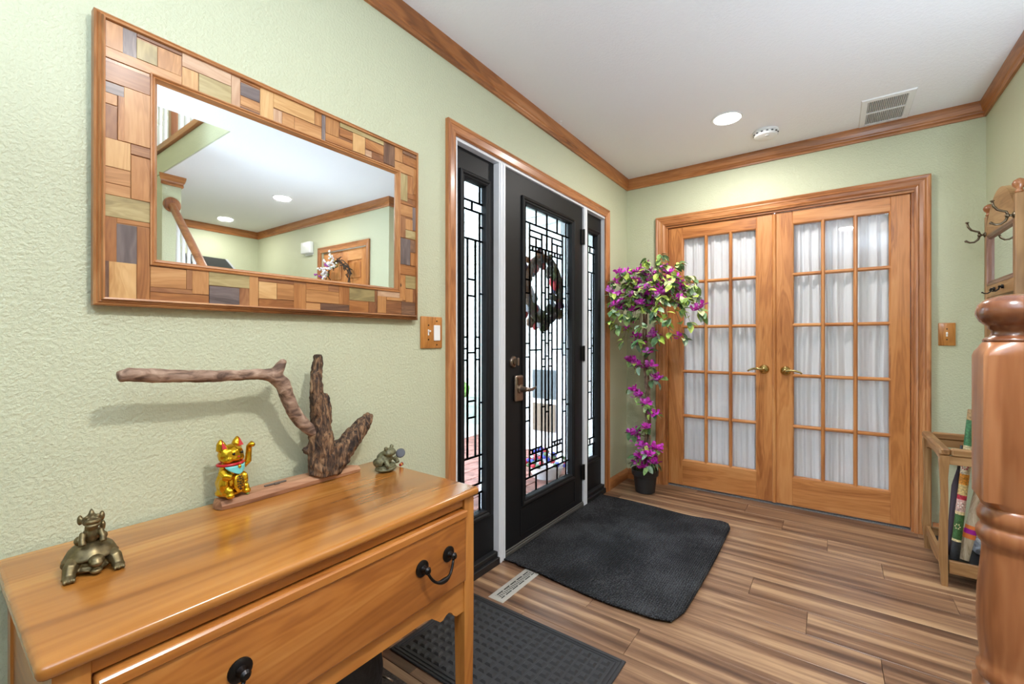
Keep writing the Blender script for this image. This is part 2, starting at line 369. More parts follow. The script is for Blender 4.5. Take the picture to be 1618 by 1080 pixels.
# door glass: eleven columns, mirrored about the middle
C = [0, .065, .150, .275, .390, .465, .535, .610, .725, .850, .935, 1.0]
def door_panes():
    P = []; hh = .805
    z = lambda m: .5 + m / (2 * hh)
    A, B, Cc, D, E_ = z(.715), z(.677), z(.642), z(.59), z(.565)
    def add(a0, a1, b0, b1, k=0):
        P.append((a0, a1, b0, b1, k)); P.append((a0, a1, 1 - b1, 1 - b0, k))
    for a0, a1 in ((0, C[1]), (C[1], C[3]), (C[3], .5), (.5, C[8]), (C[8], C[10]), (C[10], 1)): add(a0, a1, A, 1, 1)
    add(C[2], .5, B, A); add(.5, C[9], B, A)
    for (l, mid, r) in ((C[2], C[3], C[4]), (C[7], C[8], C[9])):
        add(l, r, Cc, B); add(l, mid, D, Cc); add(mid, r, D, Cc)
        for q in range(4): add(l + (r - l) * q / 4, l + (r - l) * (q + 1) / 4, E_, D)
    add(C[4], .5, D, B); add(.5, C[7], D, B)
    def col(k, top, brk):
        bs = [top] + [z(b) for b in sorted(brk, reverse=True)] + [1 - top]
        for i in range(len(bs) - 1): P.append((C[k], C[k + 1], bs[i + 1], bs[i], 0))
    for k in (0, 10): col(k, A, (.355, 0, -.355))
    for k in (1, 9): col(k, A, (.395, .32, .038, -.038, -.32, -.395))
    for k in (2, 3, 7, 8): col(k, E_, (0,))
    for k in (4, 6): col(k, D, (.335, .10, .055, -.055, -.10, -.335))
    col(5, D, (.37, .30, .038, -.038, -.30, -.37))
    return P
def side_panes():
    P = []; c = [0, .12, .30, .66, .86, 1.0]; z = lambda m: .5 + m / 1.61
    def add(a0, a1, b0, b1, k=0):
        P.append((a0, a1, b0, b1, k)); P.append((a0, a1, 1 - b1, 1 - b0, k))
    add(0, c[1], z(.715), 1, 1); add(c[1], c[4], z(.715), 1, 1); add(c[4], 1, z(.715), 1, 1)
    add(0, .5, z(.67), z(.715)); add(.5, 1, z(.67), z(.715))
    add(0, c[1], z(.53), z(.67)); add(c[1], c[4], z(.53), z(.67)); add(c[4], 1, z(.60), z(.67)); add(c[4], 1, z(.53), z(.60))
    def col(k, brk):
        bs = [z(.53)] + [z(b) for b in sorted(brk, reverse=True)] + [z(-.53)]
        for i in range(len(bs) - 1): P.append((c[k], c[k + 1], bs[i + 1], bs[i], 0))
    col(0, (.29, -.29)); col(1, (.055, 0, -.055)); col(2, (.335, .255, -.02, -.255, -.335)); col(3, (.055, 0, -.055)); col(4, (.27, -.27))
    return P

# slab
fd = thing('door_1', (-.03, 2.256, .03), 'black front door with leaded glass and a nickel lever', 'door', kind='structure')
XD = -.008
part('slab', BLACKD, fd, (XD - .044, XD, 1.813, 1.985, .024, 2.027), (XD - .044, XD, 2.565, 2.698, .024, 2.027), (XD - .044, XD, 1.985, 2.565, .024, .235), (XD - .044, XD, 1.985, 2.565, 1.91, 2.027), bev=0)
for sd, m in mitre((1.972, 2.578, .222, 1.923), LITEP, FX(XD)).items(): m.build('lite_moulding', BLACKD, fd)
leaded(fd, XD - .022, (2.005, 2.545, .255, 1.890), door_panes())
# plant-on panel line below the glass
m = MB()
for sd, q in mitre((1.96, 2.59, .06, .205), [(0, 0), (0, .002), (.004, .003), (.008, .002), (.008, 0)], FX(XD), 'LTRB').items(): m.add(q.v, q.f)
m.build('panel_moulding', BLACKD, fd)
part('door_sweep', plain('dull_aluminium', (92, 90, 86)), fd, (XD, XD + .008, 1.813, 2.698, .024, .034))
# deadbolt
m = MB(); m.lathe([(.031, 0), (.031, .006), (.027, .012), (.02, .014), (.02, .022), (0.0001, .024)], (XD, 1.893, 1.015), 'x', 28); db = m.build('deadbolt', NICKEL, fd, 'auto')
m = MB(); m.cbox(XD + .02, XD + .04, 1.886, 1.900, .995, 1.037, .004, 2); m.build('thumb_turn', NICKEL, db, False)
# keypad lever set
m = MB(); m.cbox(XD, XD + .022, 1.893, 1.965, .800, .942, .010, 3); ls = m.build('lock_body', NICKEL, fd, 'auto')
m = MB(); m.cbox(XD + .022, XD + .027, 1.906, 1.952, .89, .93, .003, 2); m.build('keypad_plate', plain('aged_bronze', (112, 86, 66), .35, .9), ls)
m = MB(); m.lathe([(.024, .02), (.024, .028), (.016, .032), (.012, .06), (.013, .066), (0.001, .068)], (XD, 1.93, .868), 'x', 20); m.build('lever_neck', NICKEL, ls, 'auto')
m = MB(); m.tube([(XD + .058, 1.93, .868), (XD + .062, 1.95, .866), (XD + .062, 1.98, .862), (XD + .06, 2.005, .868), (XD + .056, 2.03, .871)], [.011, .0105, .009, .0075, .006], 12); m.build('lever', NICKEL, ls, True)
for zc in (1.83, 1.04, .235):
    m = MB(); m.cbox(XD - .002, XD + .012, 2.672, 2.712, zc - .05, zc + .05, .003); m.lathe([(.008, -.052), (.008, .052)], (XD + .012, 2.699, zc), 'z', 10); m.build('hinge', plain('black_hinge', (24, 24, 25), .4, .5), fd)

for nm, y0, y1, lab in (('window_1', 1.456, 1.756, 'tall black leaded sidelight left of the front door'), ('window_2', 2.748, 3.044, 'tall black leaded sidelight right of the front door')):
    sl = thing(nm, (-.05, (y0 + y1) / 2, .06), lab, 'sidelight', kind='structure'); xs = -.03
    a0, a1 = y0 + .045, y1 - .03
    part('panel', BLACKD, sl, (xs - .044, xs, y0, a0 + .012, .061, 2.029), (xs - .044, xs, a1 - .012, y1, .061, 2.029), (xs - .044, xs, a0 + .012, a1 - .012, .061, .262), (xs - .044, xs, a0 + .012, a1 - .012, 1.915, 2.029), bev=0)
    for sd, m in mitre((a0, a1, .25, 1.928), LITEP, FX(xs)).items(): m.build('lite_moulding', BLACKD, sl)
    leaded(sl, xs - .022, (a0 + .032, a1 - .032, .282, 1.896), side_panes())

# ------------------------------------------------------------------ double glazed pine doors (back wall)
FCP = [(0, 0), (0, .020), (.006, .023), (.014, .020), (.02, .017), (.028, .019), (.034, .016), (.05, .014), (.056, .017), (.064, .012), (.072, .010), (.072, 0)]
cr = thing('trim_double_door', (1.03, YB, 0), 'orange-brown pine casing around the glazed double doors', 'door casing', kind='structure')
for sd, m in mitre((.243, 1.828, 0, 2.088), FCP, FY(YB), 'LTR').items(): m.build('casing_board', casing('x' if sd == 'T' else 'z'), cr)
part('jamb', casing('z'), cr, (.312, .330, YB + .002, YB + .118, 0, 2.0)); part('jamb', casing('z'), cr, (1.744, 1.758, YB + .002, YB + .118, 0, 2.0)); part('head_jamb', casing('x'), cr, (.312, 1.758, YB + .002, YB + .118, 2.001, 2.02))
YD = YB + .018; TD = .04
def french(nm, x0, x1, gx0, gx1, label, cat='door'):
    d = thing(nm, ((x0 + x1) / 2, YD, .018), label, cat, kind='structure')
    gz0, gz1 = .208, 1.913
    part('stile', doorw('z'), d, (x0, gx0, YD, YD + TD, .018, 1.999)); part('stile', doorw('z'), d, (gx1, x1, YD, YD + TD, .018, 1.999))
    part('top_rail', doorw('x'), d, (gx0, gx1, YD, YD + TD, gz1, 1.999)); part('bottom_rail', doorw('x'), d, (gx0, gx1, YD, YD + TD, .018, gz0))
    w = .011; xs = [gx0 + (gx1 - gx0) * k / 3 for k in range(4)]; zs = [gz0 + (gz1 - gz0) * k / 5 for k in range(6)]
    pr = [(-w, .010), (-.006, .002), (-.004, 0), (.004, 0), (.006, .002), (w, .010), (w, TD - .008), (-w, TD - .008)]
    for x in xs[1:3]:
        m = MB(); m.prism([(x + p, YD + q) for p, q in pr], lambda a, b: (a, b, gz0), lambda a, b: (a, b, gz1)); m.build('muntin', doorw('z'), d)
    for zz in zs[1:5]:
        for k in range(3):
            m = MB(); m.prism([(zz + p, YD + q) for p, q in pr], lambda a, b: (xs[k] + (w if k else 0), b, a), lambda a, b: (xs[k + 1] - (w if k < 2 else 0), b, a)); m.build('muntin', doorw('x'), d)
    for sd, m in mitre((gx0 - .001, gx1 + .001, gz0 - .001, gz1 + .001), [(0, -.030), (0, .0), (.003, -.001), (.008, -.009), (.008, -.030)], FY(YD)).items(): m.build('bead', doorw('x' if sd in 'TB' else 'z'), d)
    gm = None
    for k in range(3):
        for j in range(5):
            g = MB(); g.box(xs[k] + .009, xs[k + 1] - .009, YD + .017, YD + .021, zs[j] + .009, zs[j + 1] - .009); g.build('glass_pane', PANE, d)
    return d
dl = french('door_2', .332, 1.043, .437, .938, 'left glazed pine door of the pair, fifteen curtained panes')
dr = french('door_3', 1.049, 1.742, 1.152, 1.653, 'right glazed pine door of the pair, fifteen curtained panes')
m = MB(); m.lathe([(.012, .02), (.012, 1.99)], (1.046, YD - .004, 0), 'z', 12); m.build('astragal', doorw('z'), dl, 'auto')
def lever(d, xc, zc, s):
    m = MB(); m.lathe([(.001, -.024), (.010, -.024), (.013, -.020), (.022, -.013), (.030, -.006), (.032, 0)], (xc, YD, zc), 'y', 28); r = m.build('lever_rose', BRASS, d, True)
    m = MB(); m.tube([(xc, YD - .018, zc), (xc, YD - .045, zc), (xc + s * .012, YD - .055, zc + .001), (xc + s * .035, YD - .056, zc + .006), (xc + s * .06, YD - .055, zc + .004), (xc + s * .085, YD - .052, zc - .006), (xc + s * .095, YD - .05, zc - .014)], [.008, .008, .009, .008, .007, .006, .006], 12); m.build('lever_handle', BRASS, r, True)
lever(dl, .985, .928, -1); lever(dr, 1.112, .922, 1)

# gathered curtains on rods behind the glass
ct = NT('sheer_curtain_cloth'); ct.b.inputs['Base Color'].default_value = lin((240, 240, 242)); ct.b.inputs['Roughness'].default_value = .85
tl = ct.n('BsdfTranslucent'); tl.inputs[0].default_value = lin((236, 238, 242)); mxs = ct.n('MixShader'); mxs.inputs[0].default_value = .22
ct.l(ct.b.outputs[0], mxs.inputs[1]); ct.l(tl.outputs[0], mxs.inputs[2]); ct.l(mxs.outputs[0], ct.out.inputs[0])
wv = ct.n('TexWave', i_Scale=300.0); ct.l(ct.coords((1, .001, 1)), wv.inputs['Vector']); ct.bump(wv.outputs['Color'], .05, .001)
def curtain(x0, x1, seed, label):
    rnd = random.Random(seed); yc = YD + TD + .022; z0, z1 = .16, 1.93; n = 150; nz = 40
    t = thing('door_curtain', ((x0 + x1) / 2, yc, z0), label, 'curtain', 'sheer curtains on the double doors')
    ph = [(rnd.uniform(0, 6.28), rnd.uniform(0, 6.28), rnd.uniform(0, 6.28)) for _ in range(3)]
    fold = []; x = 0; 
    xs = [0]; 
    while xs[-1] < 1: xs.append(xs[-1] + rnd.uniform(.03, .075))
    amp = [rnd.uniform(.35, 1) * (1 if k % 2 else -1) for k in range(len(xs))]
    def wave(u):
        for k in range(len(xs) - 1):
            if xs[k] <= u <= xs[k + 1]:
                q = (u - xs[k]) / (xs[k + 1] - xs[k]); q = q * q * (3 - 2 * q); return amp[k] * (1 - q) + amp[k + 1] * q
        return 0
    m = MB(); vs = []; fs = []
    for j in range(nz + 1):
        w = j / nz; zz = z0 + (z1 - z0) * w
        for i in range(n + 1):
            u = i / n; us = u + .012 * sin(7 * w + 9 * u + ph[0][0]) * sin(pi * w)
            g = .55 + .45 * sin(pi * w); fine = .0028 * sin(150 * u + ph[1][0] + 2 * w) * (1 - g + .25) * 2
            vs.append((x0 + (x1 - x0) * u, yc + .022 * wave(min(1, max(0, us))) * g + fine, zz))
    for j in range(nz):
        for i in range(n): k = j * (n + 1) + i; fs.append((k, k + 1, k + n + 2, k + n + 1))
    m.add(vs, fs); m.build('cloth', ct.m, t, True)
    for zz in (z0 + .02, z1 - .02):
        m = MB(); m.tube([(x0 - .01, yc + .003, zz), (x1 + .01, yc + .003, zz)], .004, 8); m.build('curtain_rod', WHITEP, t, True)
curtain(.385, .985, 3, 'white gathered curtain behind the left glazed door')
curtain(1.105, 1.70, 5, 'white gathered curtain behind the right glazed door')

# ------------------------------------------------------------------ closet door with wreath (seen in the mirror)
cr = thing('trim_closet_door', (2.79, YH, 0), 'pine casing around the panelled closet door in the mirror', 'door casing', kind='structure')
for sd, m in mitre((2.333, 3.247, 0, 2.085), CASP, FY(YH), 'LTR').items(): m.build('casing_board', casing('x' if sd == 'T' else 'z'), cr)
cdoor = thing('door_4', (2.79, YH + .03, .01), 'six panel pine closet door with a floral wreath, seen in the mirror', 'door', kind='structure')
y0 = YH + .02
part('slab', doorw('z'), cdoor, (2.395, 3.185, y0 + .012, y0 + .045, .01, 2.025), bev=0)
for a, b in ((2.395, 2.50), (2.74, 2.84), (3.08, 3.185)): part('stile', doorw('z'), cdoor, (a, b, y0, y0 + .012, .01, 2.025))
for a, b in ((.01, .22), (.85, 1.0), (1.60, 1.70), (1.91, 2.025)):
    for c, d in ((2.50, 2.74), (2.84, 3.08)): part('rail', doorw('x'), cdoor, (c, d, y0, y0 + .012, a, b))
for a, b in ((.22, .85), (1.0, 1.60), (1.70, 1.91)):
    for c, d in ((2.50, 2.74), (2.84, 3.08)): part('raised_panel', doorw('z'), cdoor, (c + .025, d - .025, y0 + .003, y0 + .013, a + .025, b - .025), bev=.008)
for zc in (1.82, .25): part('hinge', BRASS, cdoor, (2.389, 2.398, y0 - .008, y0 + .004, zc - .045, zc + .045))
part('door_knob_plate', BRASS, cdoor, (3.12, 3.15, y0 - .004, y0, .92, 1.0))
m = MB(); m.lathe([(.012, 0), (.010, -.03), (.024, -.04), (.027, -.052), (.02, -.064), (.001, -.067)], (3.135, y0 - .004, .96), 'y', 18); m.build('door_knob', BRASS, cdoor, True)

# ------------------------------------------------------------------ patchwork mirror
TILES = [(0.260,0.291,1.855,1.798,'t'),(0.291,0.316,1.855,1.797,'g'),(0.317,0.405,1.855,1.850,'b'),(0.317,0.355,1.843,1.799,'o'),(0.357,0.404,1.846,1.798,'t'),(0.259,0.405,1.795,1.774,'t'),(0.259,0.343,1.763,1.721,'b'),(0.259,0.294,1.717,1.695,'g'),(0.259,0.281,1.692,1.670,'t'),(0.257,0.281,1.664,1.592,'b'),(0.283,0.294,1.693,1.593,'r'),(0.294,0.343,1.718,1.594,'t'),(0.257,0.305,1.590,1.528,'y'),(0.306,0.343,1.590,1.569,'b'),(0.258,0.305,1.524,1.491,'t'),(0.258,0.305,1.487,1.464,'t'),(0.307,0.343,1.564,1.464,'r'),(0.257,0.342,1.461,1.414,'o'),(0.257,0.281,1.411,1.311,'r'),(0.282,0.342,1.411,1.403,'r'),(0.281,0.317,1.398,1.311,'g'),(0.318,0.341,1.398,1.224,'r'),(0.257,0.268,1.310,1.223,'d'),(0.268,0.316,1.309,1.224,'y'),(0.344,0.416,1.308,1.261,'t'),(0.417,0.429,1.311,1.261,'b'),(0.430,0.466,1.312,1.251,'t'),(0.343,0.429,1.258,1.249,'b'),(0.343,0.466,1.246,1.225,'r'),(0.467,0.566,1.311,1.277,'o'),(0.468,0.540,1.273,1.226,'g'),(0.541,0.566,1.275,1.226,'b'),(0.567,0.590,1.312,1.225,'t'),(0.592,0.696,1.312,1.302,'b'),(0.592,0.642,1.298,1.252,'y'),(0.644,0.693,1.298,1.253,'t'),(0.592,0.693,1.248,1.227,'r'),(0.694,0.731,1.302,1.228,'r'),(0.733,0.808,1.309,1.291,'r'),(0.809,0.846,1.310,1.291,'b'),(0.733,0.846,1.288,1.252,'t'),(0.848,0.885,1.315,1.252,'r'),(0.733,0.780,1.246,1.228,'t'),(0.781,0.885,1.248,1.230,'d'),(0.887,0.988,1.315,1.269,'o'),(0.887,0.963,1.263,1.230,'r'),(0.964,0.990,1.266,1.230,'b'),(0.990,1.000,1.316,1.230,'b'),(1.002,1.102,1.315,1.292,'p'),(1.002,1.039,1.290,1.231,'t'),(1.041,1.113,1.289,1.280,'t'),(1.041,1.111,1.274,1.232,'b'),(1.111,1.188,1.278,1.230,'d'),(1.103,1.129,1.378,1.285,'r'),(1.130,1.188,1.379,1.333,'o'),(1.130,1.165,1.328,1.279,'t'),(1.167,1.188,1.330,1.279,'b'),(1.103,1.188,1.416,1.385,'r'),(1.103,1.152,1.521,1.423,'g'),(1.153,1.188,1.520,1.475,'d'),(1.154,1.188,1.471,1.423,'r'),(1.102,1.128,1.599,1.525,'b'),(1.129,1.164,1.599,1.560,'t'),(1.164,1.188,1.651,1.563,'g'),(1.129,1.188,1.556,1.527,'o'),(1.101,1.163,1.650,1.610,'t'),(1.139,1.190,1.700,1.682,'r'),(1.102,1.190,1.660,1.654,'r'),(1.102,1.137,1.767,1.668,'o'),(1.139,1.164,1.769,1.702,'r'),(1.165,1.189,1.802,1.704,'t'),(1.076,1.164,1.804,1.773,'t'),(1.114,1.189,1.837,1.810,'r'),(1.114,1.189,1.866,1.847,'d'),(1.076,1.111,1.866,1.809,'t'),(1.026,1.074,1.864,1.783,'d'),(0.947,1.024,1.838,1.808,'r'),(0.947,0.972,1.802,1.782,'p'),(0.974,1.024,1.804,1.781,'b'),(0.897,0.944,1.841,1.782,'y'),(0.848,1.024,1.862,1.845,'o'),(0.847,0.895,1.838,1.815,'r'),(0.796,0.895,1.802,1.780,'r'),(0.797,0.843,1.863,1.806,'t'),(0.784,0.795,1.862,1.778,'g'),(0.760,0.782,1.861,1.818,'t'),(0.632,0.757,1.860,1.817,'y'),(0.695,0.782,1.813,1.778,'t'),(0.658,0.693,1.812,1.778,'t'),(0.632,0.656,1.812,1.778,'p'),(0.595,0.631,1.860,1.771,'y'),(0.543,0.593,1.859,1.853,'r'),(0.543,0.593,1.847,1.814,'g'),(0.543,0.593,1.809,1.788,'t'),(0.543,0.593,1.780,1.777,'d'),(0.520,0.541,1.858,1.777,'p'),(0.407,0.518,1.857,1.826,'p'),(0.407,0.441,1.822,1.774,'y'),(0.443,0.518,1.822,1.775,'o')]
mr = thing('wall_mirror', (0, .72, 1.212), 'large wall mirror framed in a patchwork of coloured wood blocks', 'mirror')
def tilew(k):
    P = {'t': ((150, 98, 52), (182, 128, 76), (200, 150, 98)), 'g': ((78, 66, 64), (108, 94, 92), (140, 124, 118)), 'b': ((108, 64, 36), (142, 92, 56), (168, 118, 76)),
         'o': ((128, 112, 72), (164, 144, 96), (190, 172, 126)), 'y': ((176, 126, 72), (200, 154, 98), (216, 174, 120)), 'r': ((128, 76, 36), (164, 106, 56), (188, 132, 78)),
         'd': ((66, 44, 34), (104, 72, 54), (138, 102, 76)), 'p': ((150, 108, 82), (188, 148, 116), (206, 172, 142))}[k]
    return P
ti = 0
for a0, a1, zt, zb, k in TILES:
    lng = 'y' if (a1 - a0) > (zt - zb) else 'z'
    ti += 1; h = .0315 + .0022 * random.random()
    a0 = max(a0, .257); a1 = min(a1, 1.190); zt = min(zt, 1.866); zb = max(zb, 1.222)
    m = MB(); m.cbox(.0196, h, a0 - .0005, a1 + .0005, min(zb, zt - .004) - .0012, zt + .0012, .0006)
    wm = wood('tile_' + k, *tilew(k), lng, 1.6, .42, .1, 1.2, 7, knots=(9 if k in 'rd' and ti % 3 == 0 else 0)) if not (k in 'rd' and ti % 3 == 0) else wood('tile_knot_' + k, *tilew(k), lng, 1.6, .42, .1, 1.2, 7, knots=16)
    m.build('wood_tile', wm, mr)
for a_, b_, c_, d_ in ((.2575, .3425, 1.225, 1.864), (1.1015, 1.189, 1.225, 1.864), (.3425, 1.1015, 1.7755, 1.864), (.3425, 1.1015, 1.225, 1.312)):
    part('filler_board', wood('mirror_filler', (116, 72, 40), (150, 100, 60), (176, 126, 82), 'y' if b_ - a_ > .2 else 'z'), mr, (.0197, .0303, a_, b_, c_, d_), bev=0)
part('backing_board', wood('mirror_backing', (110, 70, 40), (146, 98, 58), (170, 122, 78), 'y'), mr, (.004, .0195, .25, 1.188, 1.218, 1.868), bev=0)
MO = [(0, .004), (0, .026), (.004, .030), (.006, .028), (.009, .034), (.011, .033), (.014, .040), (.0175, .039), (.0185, .030), (.0185, .004)]
for sd, m in mitre((.2425, 1.1975, 1.210, 1.876), MO, FX(0)).items(): m.build('outer_moulding', wood('mirror_moulding', (120, 74, 38), (172, 114, 66), (200, 146, 96), 'y' if sd in 'TB' else 'z', 1.4, .4, .15), mr)
MI = [(0, .020), (0, .036), (.003, .037), (.006, .032), (.009, .034), (.014, .024), (.016, .022), (.016, .0215), (.0, .0198)]
for sd, m in mitre((.342, 1.1015, 1.312, 1.7755), MI, FX(0)).items(): m.build('inner_moulding', wood('mirror_moulding', (120, 74, 38), (172, 114, 66), (200, 146, 96), 'y' if sd in 'TB' else 'z'), mr)
part('mirror_glass', MIRROR, mr, (.0196, .0212, .35, 1.094, 1.32, 1.768), bev=0)
mr.rotation_euler = (0, radians(.43), 0)

# ------------------------------------------------------------------ dresser
ds = thing('dresser', (.26, .55, 0), 'low honey pine dresser with one drawer and dark bail pulls', 'dresser')
X0, X1, DY0, DY1 = .035, .498, .115, .996
bm = bmesh.new(); bmesh.ops.create_cube(bm, size=1)
tx0, tx1, ty0, ty1, tz0, tz1 = .012, .512, .098, 1.010, .668, .690
for q in bm.verts: q.co = ((tx0 + tx1) / 2 + q.co.x * (tx1 - tx0), (ty0 + ty1) / 2 + q.co.y * (ty1 - ty0), (tz0 + tz1) / 2 + q.co.z * (tz1 - tz0))
vert = [e for e in bm.edges if abs(e.verts[0].co.z - e.verts[1].co.z) > .01]
bmesh.ops.bevel(bm, geom=vert, offset=.012, segments=3, profile=.5, affect='EDGES')
hor = [e for e in bm.edges if e.calc_face_angle(0) > 1.2 and abs(e.verts[0].co.z - e.verts[1].co.z) < .001]
bmesh.ops.bevel(bm, geom=hor, offset=.008, segments=3, profile=.5, affect='EDGES')
wt = wood('dresser_top', (136, 80, 30), (176, 114, 50), (198, 140, 72), 'y', .6, .2, .5, .4, 16, knots=3.5, krad=.32)
MB().bm(bm).build('dresser_top', wt, ds, 'auto')
LEGW = .040
for (lx, ly) in ((X1 - LEGW, DY0), (X1 - LEGW, DY1 - LEGW), (X0, DY0), (X0, DY1 - LEGW)):
    m = MB(); cx, cy = lx + LEGW / 2, ly + LEGW / 2; rs = []
    for zz, hw in ((0, .017), (.30, LEGW / 2), (.667, LEGW / 2)):
        rs.append([(cx + sx * hw, cy + sy * hw, zz) for sx, sy in ((-1, -1), (1, -1), (1, 1), (-1, 1))])
    m.rings(rs).build('leg', dressw('z'), ds)
for yy in (DY0 + .004, DY1 - .022): part('side_panel', dressw('x'), ds, (X0 + LEGW, X1 - LEGW, yy, yy + .018, .36, .667))
part('back_panel', dressw('y'), ds, (X0 + .004, X0 + .016, DY0 + LEGW, DY1 - LEGW, .36, .667))
part('top_rail', dressw('y'), ds, (X1 - .028, X1 - .006, DY0 + LEGW, DY1 - LEGW, .641, .667))
# apron with scalloped ends
L0, L1 = DY0 + LEGW, DY1 - LEGW; zt = .428
prof = [(0, .336), (.030, .336), (.040, .343), (.050, .356), (.060, .362), (.072, .360), (.084, .352), (.094, .352), (.106, .362), (.126, .378), (.15, .383)]
out = [(L0 + a, z) for a, z in prof] + [(L1 - a, z) for a, z in reversed(prof)] + [(L1, zt), (L0, zt)]
m = MB(); m.prism(out, lambda a, b: (X1 - .022, a, b), lambda a, b: (X1 - .004, a, b)); m.build('apron', dressw('y'), ds)
dw = MB(); dw.cbox(X1 - .022, X1 + .012, L0 + .003, L1 - .003, .431, .638, .007, 3); dwo = dw.build('drawer', wood('drawer_pine', (130, 72, 26), (170, 104, 44), (194, 132, 66), 'y', .5, .32, .3, 1.7, 7), ds, 'auto')
part('drawer_lip', dressw('y'), dwo, (X1 + .010, X1 + .017, L0 + .003, L1 - .003, .617, .638), bev=.003)
def pull(yc, zc):
    for s in (-1, 1):
        m = MB(); m.lathe([(.021, 0), (.021, .003), (.016, .006), (.010, .007), (.0075, .012), (.0075, .020), (.010, .023), (.006, .028), (.001, .029)], (X1 + .012, yc + s * .048, zc), 'x', 20); m.build('pull_rosette', IRON, dwo, 'auto')
    m = MB(); pts = []; rd = []
    for k in range(17):
        a = -1 + k / 8; pts.append((X1 + .033 + .012 * (1 - a * a), yc + a * .047, zc - .006 - .036 * (1 - abs(a) ** 3.2))); rd.append(.0036 + .0036 * max(0, 1 - (a / .45) ** 2))
    m.tube(pts, rd, 10).build('bail_handle', IRON, dwo, True)
pull(.828, .540); pull(.300, .540)

# ------------------------------------------------------------------ things on the dresser
ZT = .690
dwd = NT('driftwood_bark'); v = dwd.coords((26, 26, 7)); a = dwd.n('TexNoise', i_Scale=3.0, i_Detail=5.0, i_Roughness=.65, i_Distortion=.8); dwd.l(v, a.inputs['Vector'])
r = dwd.ramp([(.38, (34, 26, 24)), (.49, (84, 62, 46)), (.60, (140, 106, 76)), (.74, (176, 142, 110))], a.outputs['Fac']); dwd.l(r.outputs[0], dwd.b.inputs['Base Color']); dwd.b.inputs['Roughness'].default_value = .8; dwd.bump(a.outputs['Fac'], .7, .012)
dbr = NT('driftwood_branch'); v = dbr.coords((18, 8, 18)); a = dbr.n('TexNoise', i_Scale=3.0, i_Detail=5.0, i_Distortion=.6); dbr.l(v, a.inputs['Vector'])
r = dbr.ramp([(.35, (92, 70, 58)), (.5, (142, 114, 96)), (.7, (186, 158, 138))], a.outputs['Fac']); dbr.l(r.outputs[0], dbr.b.inputs['Base Color']); dbr.b.inputs['Roughness'].default_value = .8; dbr.bump(a.outputs['Fac'], .5, .008)
dr_ = thing('driftwood_sculpture', (.07, .69, ZT), 'driftwood sculpture of a branching root on a reddish wood slat', 'driftwood')
m = MB(); rs = []
for yy, xa, xb, h in ((.466, .060, .078, .014), (.474, .044, .094, .022), (.52, .034, .101, .024), (.60, .032, .099, .025), (.70, .034, .094, .026), (.80, .040, .094, .024), (.87, .050, .090, .021), (.893, .056, .084, .015)):
    rs.append([(xa, yy, ZT + .001), (xb, yy, ZT + .001), (xb + .003, yy, ZT + .5 * h), (xb - .006, yy, ZT + h), ((xa + xb) / 2, yy, ZT + h + .002), (xa + .006, yy, ZT + h), (xa - .003, yy, ZT + .5 * h)])
m.rings(rs).build('base_slat', wood('slat_wood', (126, 84, 58), (168, 120, 88), (192, 148, 114), 'y', 1.0, .7, 0), dr_, 'auto')
m = MB(); xb = .078
m.tube([(xb - .004, .768, .712), (xb, .765, .76), (xb + .002, .757, .83), (xb + .002, .748, .90), (xb, .742, .955), (xb - .004, .742, 1.01), (xb - .006, .748, 1.055), (xb - .008, .752, 1.085)], [.043, .039, .034, .026, .021, .018, .0165, .012], 14)
m.tube([(xb + .012, .740, .90), (xb + .016, .731, .96), (xb + .012, .727, 1.015), (xb + .012, .728, 1.03)], [.018, .015, .012, .008], 10)
m.tube([(xb + .004, .775, .87), (xb + .008, .772, .92), (xb + .006, .768, .965)], [.016, .013, .007], 10)
m.tube([(xb, .78, .715), (xb, .825, .765), (xb + .004, .870, .812), (xb + .008, .905, .848), (xb + .010, .930, .876)], [.034, .036, .032, .026, .013], 12)
m.tube([(xb, .79, .716), (xb, .815, .74), (xb, .80, .80)], [.03, .036, .03], 12)
m.tube([(xb + .004, .735, .715), (xb + .002, .74, .77), (xb, .745, .84)], [.022, .024, .026], 12)
m.ell((xb - .012, .715, .795), (.013, .014, .012)); m.ell((xb + .02, .76, .73), (.02, .03, .02))
o = m.build('root_stump', dwd.m, dr_); remesh(o, .0042, 3, (.016, .010))
m = MB(); xq = .085
m.tube([(xq + .015, .268, 1.049), (xq + .015, .285, 1.053), (xq + .012, .34, 1.047), (xq + .012, .42, 1.040), (xq + .010, .50, 1.037), (xq + .008, .56, 1.037), (xq + .006, .602, 1.032), (xq + .004, .632, 1.005), (xq, .648, .965), (xq - .002, .664, .925), (xq - .003, .69, .885), (xq - .004, .72, .855), (xq - .004, .745, .835)],
       [.012, .016, .0165, .0155, .0145, .0145, .020, .021, .019, .0195, .019, .017, .014], 14)
m.tube([(xq + .006, .612, 1.035), (xq + .006, .626, 1.058), (xq + .006, .636, 1.074)], [.018, .013, .009], 10)
o = m.build('long_branch', dbr.m, dr_); remesh(o, .0036, 3, (.025, .0045))
part('slat_splinter', plain('weathered_grey', (96, 84, 74), .8), dr_, (.070, .078, .588, .650, ZT + .0262, ZT + .031), (.078, .083, .612, .63, ZT + .0262, ZT + .034))
m = MB(); m.ell((.094, .536, ZT + .028), (.005, .004, .003)); m.build('green_bead', plain('green_bead', (110, 140, 60), .4), dr_, True)

